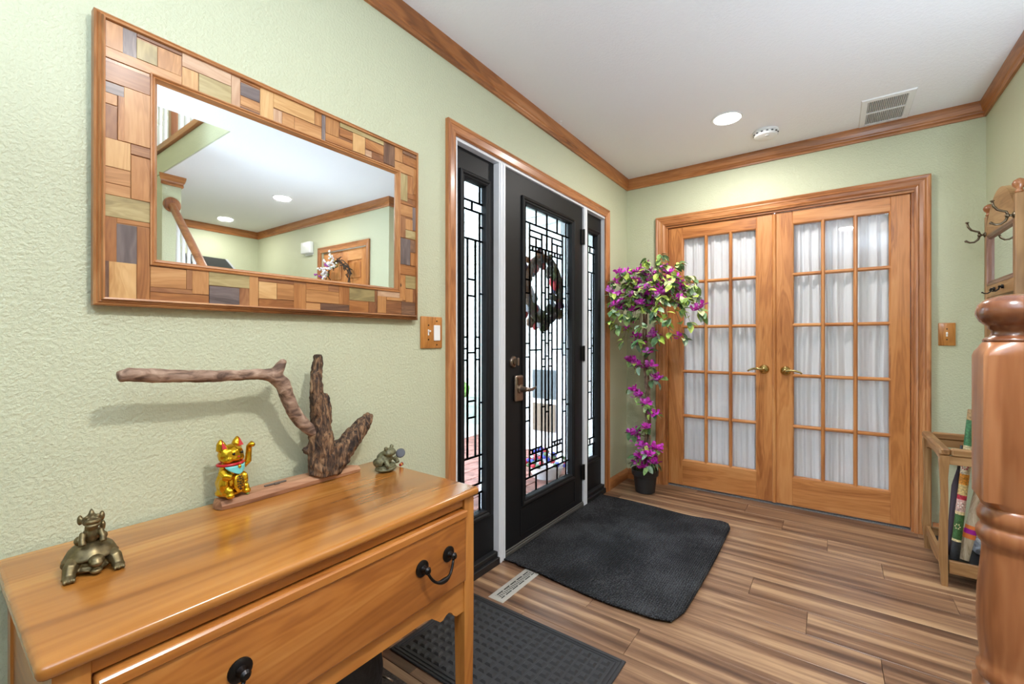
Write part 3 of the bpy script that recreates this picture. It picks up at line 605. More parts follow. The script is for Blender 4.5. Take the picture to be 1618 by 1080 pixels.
# gold beckoning cat
GOLD = plain('gold_lacquer', (216, 170, 40), .17, .92); 
ca = thing('lucky_cat', (.066, .503, ZT + .0282), 'gold beckoning cat figurine with red collar and blue bib', 'figurine', rz=radians(18)); ca.scale = (.91, .91, .89)
m = MB()   # local frame: faces +x
m.ell((0, 0, .040), (.034, .038, .042)); m.ell((.004, 0, .075), (.028, .031, .035)); m.ell((0, 0, .010), (.036, .040, .014))
m.ell((.004, 0, .122), (.030, .036, .031)); m.ell((.026, 0, .112), (.010, .016, .011)); m.ell((.014, .018, .110), (.018, .014, .014)); m.ell((.014, -.018, .110), (.018, .014, .014))
for s in (-1, 1):
    m.ell((.022, s * .026, .018), (.022, .013, .018)); m.ell((.036, s * .026, .008), (.012, .012, .009))
    m.ell((.016, s * .032, .040), (.016, .012, .024)); m.tube([(-.002, s * .022, .138), (-.002, s * .026, .158), (-.002, s * .027, .170)], [.016, .011, .003], 12)
m.tube([(.010, -.032, .078), (.026, -.034, .066), (.036, -.022, .060)], [.012, .011, .010], 10)
remesh(m.build('body', GOLD, ca, True, off=(0, 0, 0)), .0028, 3)
m = MB(); m.tube([(.012, .034, .080), (.018, .046, .092), (.016, .050, .115), (.018, .050, .135), (.028, .050, .142), (.036, .049, .140)], [.011, .010, .0085, .0085, .009, .006], 12); m.build('raised_paw', GOLD, ca, True, off=(0, 0, 0))
for s in (-1, 1):
    m = MB(); m.prism([(s * .0195, .1435), (s * .0335, .1435), (s * .0275, .166)], lambda a, b: (.002 + .0115 * (.168 - b) / .026, a, b), lambda a, b: (.0045 + .0115 * (.168 - b) / .026, a, b)); m.build('ear_lining', plain('red_enamel', (186, 26, 38), .3), ca, off=(0, 0, 0))
    m = MB(); m.ell((.0335, s * .013, .127), (.003, .004, .0045)); m.build('eye', plain('black_enamel', (18, 16, 18), .2), ca, True, off=(0, 0, 0))
m = MB(); m.ell((.036, 0, .117), (.003, .0035, .0025)); m.build('nose', plain('red_enamel', (186, 26, 38)), ca, True, off=(0, 0, 0))
m = MB(); pts = [(.004 + .031 * cos(a), .033 * sin(a), .094 + .002 * cos(a)) for a in [2 * pi * k / 24 for k in range(25)]]; m.tube(pts, .0042, 8); m.build('collar', plain('red_enamel', (186, 26, 38)), ca, True, off=(0, 0, 0))
m = MB(); rs = []
for j in range(7):
    w = j / 6; zz = .091 - .026 * w; hw = 1.05 * (1 - w ** 1.6) + .02
    rs.append([(.0055 + (.0305 + .0015) * cos(hw * t) + .002 * w, .035 * sin(hw * t), zz) for t in [-1 + q / 5 for q in range(11)]])
vs = [p for r_ in rs for p in r_]; fs = [(j * 11 + i, j * 11 + i + 1, j * 11 + i + 12, j * 11 + i + 11) for j in range(6) for i in range(10)]
o = m.add(vs, fs).build('bib', plain('turquoise_enamel', (116, 196, 196), .3), ca, True, off=(0, 0, 0)); sol = o.modifiers.new('thick', 'SOLIDIFY'); sol.thickness = .003; sol.offset = 0
m = MB(); m.ell((.039, 0, .088), (.005, .005, .006)); m.build('bell', GOLD, ca, True, off=(0, 0, 0))
m = MB(); bm = bmesh.new(); bmesh.ops.create_uvsphere(bm, u_segments=20, v_segments=10, radius=1)
for q in bm.verts: x, y, z = q.co; q.co = (.0385 + x * .005 + (z * .026) * -.25 * .5, y * .017, .038 + z * .028)
m.bm(bm); co = m.build('coin', GOLD, ca, True, off=(0, 0, 0))
ink = plain('black_ink', (30, 22, 12), .6); m = MB()
random.seed(4)
def stroke(y0_, z0_, y1_, z1_, w=.0011):
    k = 6; d = Vector((0, y1_ - y0_, z1_ - z0_)); nn = Vector((0, -d.z, d.y)).normalized() * w; top = []
    for i in range(k + 1):
        p = Vector((0, y0_, z0_)) + d * i / k
        for sg in (-1, 1):
            q = p + nn * sg; yy, zz = q.y / .017, (q.z - .038) / .028; xx = .0385 + .005 * math.sqrt(max(0, 1 - yy * yy - zz * zz)) - zz * .026 * .125 + .0004; top.append((xx, q.y, q.z))
    m.add(top, [(2 * i, 2 * i + 2, 2 * i + 3, 2 * i + 1) for i in range(k)])
for st in ((-.008, .058, .008, .057), (0, .061, 0, .049), (-.009, .052, .009, .051), (-.006, .049, -.009, .044), (.005, .049, .009, .045), (-.008, .044, .007, .043), (0, .044, 0, .034), (-.010, .038, .009, .037), (-.004, .034, -.009, .027), (.003, .034, .009, .028), (-.006, .030, .005, .029), (0, .031, -.002, .019), (-.002, .019, .006, .021), (-.006, .024, .004, .023)): stroke(*st)
m.build('coin_characters', ink, co, off=(0, 0, 0))

# bronze dragon turtle
tu = thing('dragon_turtle', (.212, .206, ZT), 'small bronze turtle figurine carrying a baby dragon on its shell', 'figurine', rz=radians(-4))
m = MB()
m.ell((.002, 0, .010), (.036, .032, .009)); m.ell((0, 0, .018), (.032, .030, .012))
m.ell((.036, .003, .026), (.014, .0125, .0115)); m.ell((.046, .003, .0235), (.007, .009, .006)); m.tube([(.018, .0, .022), (.034, .003, .024)], [.011, .010], 8); m.ell((.036, .003, .008), (.012, .010, .006))
for sg in (-1, 1):
    m.tube([(.012, sg * .024, .026), (.026, sg * .031, .020), (.034, sg * .034, .008)], [.012, .0115, .0095], 8); m.ell((.037, sg * .034, .007), (.012, .0105, .007))
    m.ell((-.028, sg * .030, .009), (.014, .011, .009))
    for q in (-1, 0, 1): m.ell((.048, sg * .034 + q * .0062, .0052), (.005, .0028, .0046))
remesh(m.build('turtle_body', BRONZE, tu, True, off=(0, 0, 0)), .0017, 1)
m = MB(); rs = []
for r_, z_, tl in ((.042, .021, .004), (.043, .0235, .004), (.0405, .027, .0035), (.038, .033, .003), (.033, .042, .002), (.025, .049, .001), (.014, .0535, 0), (.001, .055, 0)):
    rs.append([(-.006 + r_ * .98 * cos(2 * pi * i / 32), r_ * .95 * sin(2 * pi * i / 32) , z_ + tl * 1.6 * cos(2 * pi * i / 32) + .0012 * cos(8 * 2 * pi * i / 32) * (z_ < .05)) for i in range(32)])
m.rings(rs).build('shell', BRONZE, tu, True, off=(0, 0, 0))
m = MB()
m.ell((.002, 0, .066), (.012, .0135, .017)); m.ell((.004, 0, .080), (.009, .0105, .009)); m.ell((.008, 0, .095), (.0135, .0145, .0125)); m.ell((.019, 0, .088), (.009, .012, .0042)); m.ell((.020, 0, .0965), (.010, .012, .0052))
m.tube([(.004, 0, .104), (.003, 0, .111), (.001, 0, .116)], [.006, .0035, .001], 8)
for sg in (-1, 1):
    m.tube([(.008, sg * .012, .074), (.018, sg * .0145, .064), (.022, sg * .014, .054)], [.0055, .005, .006], 8); m.ell((.016, sg * .0075, .1035), (.0045, .0045, .0045)); m.ell((-.001, sg * .0155, .097), (.007, .0045, .010)); m.ell((-.002, sg * .0165, .058), (.010, .008, .009))
m.ell((-.008, .017, .076), (.008, .005, .011)); m.ell((-.010, 0, .066), (.006, .005, .014))
remesh(m.build('dragon', BRONZE, tu, True, off=(0, 0, 0)), .0015, 1)

# stone money toad
STONE = plain('mossy_stone', (104, 102, 74), .5, .15, var=140)
fr = thing('money_toad', (.148, .948, ZT), 'dark green stone toad figurine holding a coin, red tassel beside', 'figurine', rz=radians(22)); fr.scale = (1.1, 1.1, 1.1)
m = MB(); m.ell((0, 0, .008), (.032, .041, .009)); m.ell((0, 0, .016), (.029, .038, .007)); remesh(m.build('coin_base', STONE, fr, True, off=(0, 0, 0)), .0022, 2)
m = MB(); m.ell((-.004, 0, .038), (.024, .029, .022)); m.ell((.012, 0, .056), (.020, .025, .012)); m.ell((.012, 0, .063), (.016, .020, .007))
for s in (-1, 1):
    m.ell((.010, s * .017, .071), (.006, .0065, .0065)); m.ell((-.010, s * .028, .030), (.017, .010, .015)); m.tube([(.014, s * .024, .036), (.022, s * .028, .024), (.026, s * .026, .019)], [.008, .007, .007], 8)
for q in range(6): m.ell((-.014 + .004 * q, .012 * cos(q * 2.1), .062 - .004 * abs(q - 3)), (.004, .004, .003))
remesh(m.build('toad_body', STONE, fr, True, off=(0, 0, 0)), .002, 1)
m = MB(); m.lathe([(.001, -.0015), (.013, -.0015), (.015, 0), (.013, .0015), (.001, .0015)], (0, 0, 0), 'z', 20)
o = m.build('coin', plain('pewter', (92, 90, 92), .4, .7), fr, False, off=(0, 0, 0)); o.location = (.030, .036, .046); o.rotation_euler = (radians(60), 0, radians(15))
m = MB(); m.tube([(.024, .044, .006), (.022, .052, .004), (.020, .064, .0042)], [.0035, .004, .0055], 8); m.build('red_tassel', plain('red_thread', (150, 20, 40), .7), fr, True, off=(0, 0, 0))
m = MB(); m.tube([(.0225, .050, .0045), (.0217, .054, .0043)], .0052, 8); m.build('yellow_knot', plain('yellow_thread', (220, 170, 60), .7), fr, True, off=(0, 0, 0))

# ------------------------------------------------------------------ switch plates
def screw(p, x, y, z, n='x'):
    m = MB(); m.lathe([(.0035, 0), (.003, .0012), (.0001, .0014)], (x, y, z), n, 10); m.build('screw', IRON, p)
OAKP = lambda ax: wood('switch_plate_oak', (150, 90, 36), (192, 128, 62), (212, 152, 84), ax, 1.2, .35, .2)
sw = thing('light_switch', (0, 1.293, 1.10), 'double oak switch plate with white toggle and rocker under the mirror corner', 'light switch')
m = MB(); m.cbox(0, .008, 1.2325, 1.3535, 1.0955, 1.2285, .005, 2); m.build('switch_plate', OAKP('z'), sw, 'auto')
m = MB(); m.cbox(.006, .0095, 1.270, 1.277, 1.150, 1.174, .001); m.cbox(.008, .022, 1.2705, 1.2765, 1.163, 1.171, .002); m.build('toggle', WPLASTIC, sw)
part('rocker', WPLASTIC, sw, (.006, .0125, 1.303, 1.338, 1.127, 1.193), bev=.002)
for y, z in ((1.2735, 1.192), (1.2735, 1.132), (1.3205, 1.210), (1.3205, 1.110)): screw(sw, .008, y, z)
sw = thing('light_switch', (1.894, YB, 1.10), 'single oak switch plate with white toggle right of the double doors', 'light switch')
m = MB(); m.cbox(1.8585, 1.930, YB - .008, YB, 1.098, 1.228, .005, 2); m.build('switch_plate', OAKP('z'), sw, 'auto')
m = MB(); m.cbox(1.890, 1.898, YB - .0095, YB - .006, 1.150, 1.176, .001); m.cbox(1.891, 1.897, YB - .022, YB - .008, 1.164, 1.172, .002); m.build('toggle', WPLASTIC, sw)
for z in (1.193, 1.133):
    m = MB(); m.lathe([(.0001, -.0014), (.003, -.0012), (.0035, 0)], (1.894, YB - .008, z), 'y', 10); m.build('screw', IRON, sw)

# ------------------------------------------------------------------ mats and register
rb = NT('black_ribbed_carpet'); tc = rb.coords()
wv = rb.n('TexWave', wave_type='BANDS', bands_direction='X', i_Scale=34.0, i_Distortion=.6); wv.inputs['Detail'].default_value = 1; rb.l(tc, wv.inputs['Vector'])
nz = rb.n('TexNoise', i_Scale=140.0, i_Detail=3.0); rb.l(tc, nz.inputs['Vector']); nz2 = rb.n('TexNoise', i_Scale=3.5, i_Detail=4.0); rb.l(tc, nz2.inputs['Vector'])
ad = rb.n('Math', operation='MULTIPLY_ADD'); ad.inputs[1].default_value = .7; rb.l(nz2.outputs['Fac'], ad.inputs[0]); rb.l(nz.outputs['Fac'], ad.inputs[2])
r = rb.ramp([(.55, (22, 22, 23)), (.82, (40, 40, 42)), (1.0, (74, 74, 77))], ad.outputs[0]); rb.l(r.outputs[0], rb.b.inputs['Base Color']); rb.b.inputs['Roughness'].default_value = .95; rb.b.inputs['Specular IOR Level'].default_value = .15
am = rb.n('Math', operation='MULTIPLY_ADD'); am.inputs[1].default_value = .5; rb.l(nz.outputs['Fac'], am.inputs[0]); rb.l(wv.outputs['Fac'], am.inputs[2]); rb.bump(am.outputs[0], .9, .006)
me = MB(); NX, NY = 48, 64; vs = []; fs = []
for j in range(NY + 1):
    for i in range(NX + 1):
        u, w = i / NX, j / NY
        x = .012 + .872 * u; y = 1.772 + 1.175 * w
        y += (1 - w) * (.012 * sin(7 * u + .4) - .022 * u * u + .012 * (u < .1)) + w * (.012 * sin(5.5 * u + 1) - .006 * sin(11 * u))
        x += u * (.008 * sin(4 * w) - .012 * (1 - w)) + (1 - u) * .004 * sin(9 * w)
        cut = max(0, u + w - 1.93) * .30; x -= cut; y -= cut
        cut = max(0, u + (1 - w) - 1.90) * .22; x -= cut; y += cut
        edge = min(u, 1 - u, w, 1 - w)
        z = .0075 + .0035 * max(0, 1 - edge * 14) * max(0, sin(9 * u + 6 * w)) + .0015 * sin(8 * u) * sin(6 * w)
        vs.append((x, y, z))
for j in range(NY):
    for i in range(NX): k = j * (NX + 1) + i; fs.append((k, k + 1, k + NX + 2, k + NX + 1))
o = me.add(vs, fs).build('door_mat', rb.m, None, True, off=(0, 0, 0)); so = o.modifiers.new('thick', 'SOLIDIFY'); so.thickness = .006; so.offset = -1
props(o, 'black ribbed carpet mat with wavy edges in front of the door', 'mat')
# waffle mat
WAF = plain('charcoal_waffle_rubber', (44, 44, 47), .62, 0, 0, (500, .25, .002), spec=.5)
wm = thing('waffle_mat', (.42, 1.257, 0), 'charcoal waffle-patterned mat half under the dresser', 'mat')
part('mat_base', WAF, wm, (.06, .784, 1.033, 1.480, 0, .006), bev=.003)
m = MB()
for a, b, c, d in ((.072, .772, 1.043, 1.052), (.072, .772, 1.461, 1.470), (.072, .081, 1.052, 1.461), (.763, .772, 1.052, 1.461), (.086, .758, 1.057, 1.063), (.086, .758, 1.450, 1.456), (.086, .092, 1.063, 1.450), (.752, .758, 1.063, 1.450)): m.cbox(a, b, c, d, .006, .009, .002)
m.build('border_rib', WAF, wm)
m = MB(); nx, ny = 18, 11; x0, x1, y0, y1 = .097, .747, 1.068, 1.445
for i in range(nx):
    for j in range(ny):
        a, b = x0 + (x1 - x0) * i / nx, x0 + (x1 - x0) * (i + 1) / nx; c, d = y0 + (y1 - y0) * j / ny, y0 + (y1 - y0) * (j + 1) / ny; g = .0042
        a, b, c, d = a + g, b - g, c + g, d - g; e = .006
        v = [(a, c, .006), (b, c, .006), (b, d, .006), (a, d, .006), (a + e, c + e, .0125), (b - e, c + e, .0125), (b - e, d - e, .0125), (a + e, d - e, .0125)]
        m.add(v, [(4, 5, 6, 7), (0, 1, 5, 4), (1, 2, 6, 5), (2, 3, 7, 6), (3, 0, 4, 7)])
o = m.build('raised_pads', WAF, wm); o['kind'] = 'stuff'
# floor register
rg = thing('floor_register', (.184, 1.65, 0), 'brushed metal floor register between the two dark mats', 'floor register')
RM = plain('brushed_nickel', (196, 192, 184), .4, .3)
for sd, q in mitre((.143, .224, 1.50, 1.80), [(0, 0), (.003, .003), (.02, .004), (.02, -.004), (0, -.0)], lambda a, b, h: (a, b, h + .0005)).items(): q.build('register_frame', RM, rg)
part('register_duct', plain('duct_dark', (22, 20, 18), .9), rg, (.160, .208, 1.515, 1.785, .0003, .0012), bev=0)
for k in range(21):
    y = 1.524 + k * .0125
    part('louvre_bar', RM, rg, (.174 if k % 4 else .163, .194 if (k + 2) % 4 else .205, y, y + .006, .0014, .0036), bev=0)
for x in (.1625, .1725, .1935, .2035): part('louvre_rail', RM, rg, (x, x + .0025, 1.52, 1.78, .0014, .0034), bev=0)
# things under the dresser
o = part('floor_mat', plain('brown_grey_felt', (74, 66, 62), .95, bump=(300, .8, .004), var=120), None, (.06, .44, .30, .960, 0, .008), bev=.003)
props(o, 'brown-grey felt mat on the floor under the dresser', 'mat')
bg = thing('black_bag', (.2, .80, .008), 'black cloth bag with a silver zip pull under the dresser', 'bag')
m = MB(); m.ell((.21, .74, .14), (.10, .13, .13), sub=3); m.cbox(.13, .29, .63, .845, .010, .16, .04, 3); remesh(m.build('bag_body', plain('black_nylon', (28, 28, 32), .6, bump=(60, .4, .01)), bg, True), .008, 3)
m = MB(); m.tube([(.245, .852, .10), (.262, .862, .094), (.282, .87, .088)], .003, 8); m.build('zip_pull', NICKEL, bg, True)

# ------------------------------------------------------------------ artificial flowering tree
PX, PY = .238, 3.235
bt = thing('flowering_tree', (PX, PY, 0), 'artificial bougainvillea tree with magenta flowers in a black pot', 'artificial plant')
POT = plain('black_plastic_pot', (40, 41, 43), .5)
m = MB(); m.lathe([(.066, 0), (.070, .004), (.084, .125), (.092, .126), (.096, .132), (.098, .168), (.094, .170), (.090, .166), (.086, .150), (.001, .150)], (PX, PY, 0), 'z', 32); m.build('pot', POT, bt, 'auto')
m = MB(); m.lathe([(.084, .148), (.084, .154), (.04, .160), (.001, .162)], (PX, PY, 0), 'z', 20); m.build('soil', plain('dark_moss', (46, 40, 30), .95, bump=(120, 1, .01)), bt)
BARK = plain('vine_bark', (136, 110, 92), .8, bump=(90, .8, .01), var=30)
for ph in (0, 2.1, 4.2):
    m = MB(); pts = []
    for k in range(40):
        w = k / 39; a = ph + w * 9; rr = .016 * (1 - .3 * w); pts.append((PX + .01 + rr * cos(a) + .012 * sin(5 * w), PY + rr * sin(a), .155 + 1.20 * w))
    m.tube(pts, [.011 - .004 * k / 39 for k in range(40)], 8).build('stem', BARK, bt, True)
def leafmesh(L, Wd, bend):
    vs = []; fs = []; n = 5
    for i in range(n + 1):
        t = i / n; w = Wd * sin(pi * min(1, t * .92 + .06)) ** .8 * (1 - .25 * t); z = -bend * t * t
        vs += [(L * t, -w, z + .25 * w), (L * t, 0, z), (L * t, w, z + .25 * w)]
    for i in range(n):
        k = 3 * i; fs += [(k, k + 3, k + 4, k + 1), (k + 1, k + 4, k + 5, k + 2)]
    me = bpy.data.meshes.new('leaf'); me.from_pydata(vs, [], fs); me.shade_smooth(); return me
def leafmat(n, c): 
    m_ = plain(n, c, .5, var=30); return m_
LM = [leafmat('leaf_dark_green', (88, 124, 78)), leafmat('leaf_mid_green', (138, 168, 90)), leafmat('leaf_lime', (192, 216, 100)), leafmat('leaf_grey_green', (146, 172, 142)), leafmat('leaf_cream', (206, 220, 158))]
leaves = []
for k, mm in enumerate(LM):
    me = leafmesh(.058, .021, .015); me.materials.append(mm); leaves.append(me)
fl = []; 
for k, c in enumerate(((226, 60, 200), (196, 38, 168), (238, 112, 220))):
    me = bpy.data.meshes.new('blossom'); vs = []; fs = []
    for p in range(3):
        a = 2.09 * p; ca_, sa_ = cos(a), sin(a)
        loc = [(0, 0, 0), (.010, -.009, .004), (.022, -.010, .009), (.030, 0, .008), (.022, .010, .009), (.010, .009, .004), (.014, 0, .0015)]
        b = len(vs); vs += [(x * ca_ - y * sa_, x * sa_ + y * ca_, z + .3 * x) for x, y, z in loc]
        fs += [(b, b + 1, b + 6), (b + 1, b + 2, b + 6), (b + 2, b + 3, b + 6), (b + 3, b + 4, b + 6), (b + 4, b + 5, b + 6), (b + 5, b, b + 6)]
    me.from_pydata(vs, [], fs); me.materials.append(plain('bract_%d' % k, c, .55, var=50)); fl.append(me)
rnd = random.Random(11); CNT = {}; REST = {}
def put(name, me, p, rot, s):
    CNT[name] = CNT.get(name, 0) + 1
    if CNT[name] > 298:
        from mathutils import Euler
        Rm = Euler(rot).to_matrix() * s; q = REST.setdefault((name, me.materials[0].name), MB()); q.add([tuple(Rm @ v_.co + Vector((max(p[0], .035), p[1], p[2]))) for v_ in me.vertices], [tuple(f_.vertices) for f_ in me.polygons]); return
    o = bpy.data.objects.new(name, me); COL.objects.link(o); o.parent = bt; o.location = (p[0] - PX, p[1] - PY, p[2]); o.rotation_euler = rot; o.scale = (s, s, s); o.location.x = max(o.location.x, .035 - PX)
twigs = []
def spray(p0, p1, sag, n, flowers=0, w=(0.22, .24, .26, .16, .12)):
    p0, p1 = Vector(p0), Vector(p1); pts = []
    for k in range(9):
        t = k / 8; p = p0.lerp(p1, t); p.z += sag * 4 * t * (1 - t); pts.append(p)
    m = MB(); m.tube(pts, [.0035 - .002 * k / 8 for k in range(9)], 5).build('twig', BARK, bt, True)
    for i in range(int(n * 1.55 + .5)):
        t = .25 + .78 * (i + rnd.random() * .6) / n; t = min(t, 1); f = t * 8; k = min(7, int(f)); p = pts[k].lerp(pts[k + 1], f - k)
        d = (p1 - p0).normalized(); az = math.atan2(d.y, d.x) + rnd.choice((-1, 1)) * rnd.uniform(.4, 1.3)
        put('leaf', leaves[rnd.choices(range(5), w)[0]], p + Vector((rnd.uniform(-.014, .014), rnd.uniform(-.014, .014), rnd.uniform(-.012, .014))), (rnd.uniform(-.6, .6), rnd.uniform(-.2, 1.0), az), rnd.uniform(.8, 1.25))
    for i in range(flowers):
        t = rnd.uniform(.55, 1.0); f = t * 8; k = min(7, int(f)); p = pts[k].lerp(pts[k + 1], f - k)
        cl = p + Vector((rnd.uniform(-.02, .02), rnd.uniform(-.03, .0), rnd.uniform(-.005, .02)))
        for q in range(3): put('blossom', fl[rnd.choices(range(3), (.55, .2, .25))[0]], cl + Vector((rnd.uniform(-.018, .018), rnd.uniform(-.018, .018), rnd.uniform(-.014, .014))), (rnd.uniform(-1.0, .6) + .5, rnd.uniform(-.7, .7), rnd.uniform(0, 6.3)), rnd.uniform(1.0, 1.4))
T = (PX + .02, PY, 1.33)
# (end point, sag, leaves, flower clusters)
for e, sg, n, f in (((.08, 3.00, 1.46), .05, 10, 1), ((.085, 2.99, 1.26), .13, 10, 2), ((.10, 3.08, 1.60), .05, 9, 1), ((.12, 3.06, 1.36), .10, 10, 2), ((.16, 3.08, 1.52), .08, 11, 1), ((.17, 3.16, 1.645), .04, 10, 1),
                    ((.26, 3.08, 1.60), .06, 10, 1), ((.29, 3.20, 1.60), .0, 9, 0), ((.34, 3.22, 1.70), .02, 9, 1), ((.41, 3.18, 1.66), .05, 9, 1), ((.36, 3.06, 1.52), .08, 10, 2), ((.46, 3.12, 1.57), .08, 10, 1),
                    ((.47, 3.28, 1.52), .08, 9, 1), ((.55, 3.20, 1.46), .12, 10, 2), ((.635, 3.18, 1.33), .16, 10, 2), ((.60, 3.10, 1.24), .19, 8, 0), ((.47, 3.06, 1.17), .22, 8, 2), ((.50, 3.10, 1.38), .14, 9, 1),
                    ((.30, 3.04, 1.35), .12, 10, 2), ((.22, 3.06, 1.28), .14, 9, 2), ((.15, 3.16, 1.22), .14, 8, 1), ((.40, 3.30, 1.42), .1, 8, 1), ((.20, 3.36, 1.45), .1, 8, 1), ((.08, 3.34, 1.42), .1, 7, 0), ((.34, 3.12, 1.44), .1, 9, 1), ((.62, 3.14, 1.42), .14, 11, 1), ((.57, 3.24, 1.56), .1, 11, 1), ((.50, 3.16, 1.66), .06, 11, 1), ((.40, 3.10, 1.72), .03, 11, 1), ((.28, 3.12, 1.70), .02, 11, 1), ((.14, 3.05, 1.62), .05, 11, 1), ((.09, 3.02, 1.54), .07, 11, 1), ((.66, 3.12, 1.30), .18, 9, 2), ((.55, 3.06, 1.33), .16, 11, 1), ((.42, 3.02, 1.42), .13, 11, 1), ((.24, 3.0, 1.44), .1, 11, 1), ((.10, 2.98, 1.33), .12, 10, 1), ((.38, 3.02, 1.28), .16, 10, 1), ((.30, 3.06, 1.62), .05, 11, 1),
   ((.12, 3.00, 1.22), .16, 10, 0), ((.20, 2.98, 1.30), .14, 11, 0), ((.30, 2.97, 1.22), .17, 11, 1), ((.40, 2.98, 1.34), .14, 11, 0), ((.48, 3.0, 1.26), .17, 10, 0), ((.58, 3.04, 1.40), .14, 10, 0), ((.56, 3.08, 1.14), .22, 8, 1), ((.08, 3.0, 1.40), .1, 10, 0), ((.20, 3.0, 1.40), .1, 11, 0), ((.34, 2.98, 1.48), .08, 11, 0), ((.48, 3.04, 1.50), .1, 11, 0), ((.60, 3.16, 1.50), .12, 10, 0), ((.26, 3.02, 1.12), .18, 9, 0), ((.40, 3.04, 1.14), .2, 9, 1), ((.14, 3.06, 1.12), .18, 8, 1), ((.22, 3.05, 1.56), .06, 11, 0), ((.40, 3.04, 1.58), .07, 11, 0)):
    spray(T, e, sg, n, f + (1 if e[1] < 3.1 else 0))
for z_ in (1.25, 1.2): pass
# flowers and leaves up the stem
for z, dx, dy, n, f in ((1.16, -.06, -.06, 3, 2), (1.15, .10, -.05, 3, 2), (1.10, -.02, -.09, 3, 2), (1.05, .05, -.08, 3, 1), (.98, -.10, -.04, 4, 2), (.95, -.04, -.08, 3, 1), (.93, .06, -.06, 4, 1), (.85, .13, -.04, 4, 2), (.76, -.09, -.05, 3, 1), (.73, -.05, -.09, 4, 2), (.66, .03, -.09, 5, 1), (.60, .08, -.05, 3, 1),
                        (.50, .01, -.08, 4, 0), (.44, -.10, -.04, 5, 2), (.40, -.07, -.06, 3, 1), (.36, .02, -.11, 3, 2), (.34, .10, -.06, 3, 2), (.31, .05, -.11, 2, 2), (.28, -.04, -.10, 4, 1), (.25, .09, -.08, 3, 2), (.22, -.06, -.07, 3, 0), (.21, .04, -.1, 3, 1)):
    spray((PX + .01, PY, z - .03), (PX + .01 + dx, PY + dy, z), .0, n, f + 1, (.2, .3, .2, .2, .1))

for (nm_, mt_), q_ in REST.items():
    o = q_.build('further_' + ('leaves' if nm_ == 'leaf' else 'blossoms'), MATS.get(mt_) or bpy.data.materials[mt_], bt, True); o['kind'] = 'stuff'
# ------------------------------------------------------------------ hall tree
ht = thing('hall_tree', (1.91, 3.04, 0), 'oak hall tree with arched mirror, coat hooks and umbrella stand', 'hall tree')
YA, YC = 2.812, 3.262; XB = 2.018
for y in (YA, YC):
    m = MB(); m.cbox(2.003, 2.033, y - .015, y + .015, 0, 1.765, .004); p = m.build('back_post', oak('z'), ht)
    m = MB(); m.lathe([(.010, 1.765), (.015, 1.770), (.011, 1.776), (.010, 1.782), (.020, 1.794), (.023, 1.806), (.018, 1.818), (.006, 1.826), (.001, 1.827)], (2.018, y, 0), 'z', 20); m.build('finial', newelw('z'), p, True)
for y, s in ((YA, 1), (YC, -1)):
    m = MB(); rs = []
    for z, w, d in ((0, .011, 0), (.05, .012, .001), (.14, .016, .006), (.20, .014, .004), (.40, .012, .0), (.50, .013, .002), (.575, .017, .002), (.60, .017, .0)):
        rs.append([(1.785 + sx * w - d, y + sy * w, z) for sx, sy in ((-1, -1), (1, -1), (1, 1), (-1, 1))])
    m.rings(rs).build('front_leg', oak('z'), ht)
zt = .600
part('stand_rim', oak('y'), ht, (1.765, 1.806, YA - .018, YC + .018, zt, .634), bev=.008); part('stand_rim', oak('y'), ht, (1.988, 2.002, YA + .017, YC - .017, zt, .634), bev=.004)
for y in (YA, YC): part('stand_rim', oak('x'), ht, (1.8065, 2.0025, y - .018, y + .018, zt, .634), bev=.006)
for y in (YA, YC): part('top_apron', oak('x'), ht, (1.800, 2.0025, y - .008, y + .008, .560, .5995))
out = [(YA + .016, .5995), (YC - .016, .5995), (YC - .016, .545)] + [(YC - .016 - (YC - YA - .032) * k / 14, .545 + .028 * sin(pi * k / 14) ** .6) for k in range(1, 14)] + [(YA + .016, .545)]
m = MB(); m.prism(out, lambda a, b: (1.780, a, b), lambda a, b: (1.794, a, b)); m.build('front_apron', oak('y'), ht)
part('bottom_rail', oak('x'), ht, (1.800, 2.0025, YA - .009, YA + .009, .062, .120)); part('bottom_rail', oak('x'), ht, (1.800, 2.0025, YC - .009, YC + .009, .062, .120)); part('bottom_rail', oak('y'), ht, (1.988, 2.002, YA + .016, YC - .016, .062, .120))
out = [(YA + .014, .125), (YC - .014, .125), (YC - .014, .070)] + [(YC - .014 - (YC - YA - .028) * k / 14, .070 + .030 * (abs(k - 7) / 7) ** 2 - .014 + .0) for k in range(1, 14)] + [(YA + .014, .070)]
m = MB(); m.prism(out, lambda a, b: (1.780, a, b), lambda a, b: (1.794, a, b)); m.build('bottom_rail', oak('y'), ht)
TRAY = plain('black_metal_tray', (38, 40, 44), .5, .3)
part('drip_tray', TRAY, ht, (1.796, 1.986, YA + .011, YC - .011, .070, .080), bev=0); part('under_shelf', TRAY, ht, (1.797, 1.985, YA + .012, YC - .012, .062, .0695), bev=0)
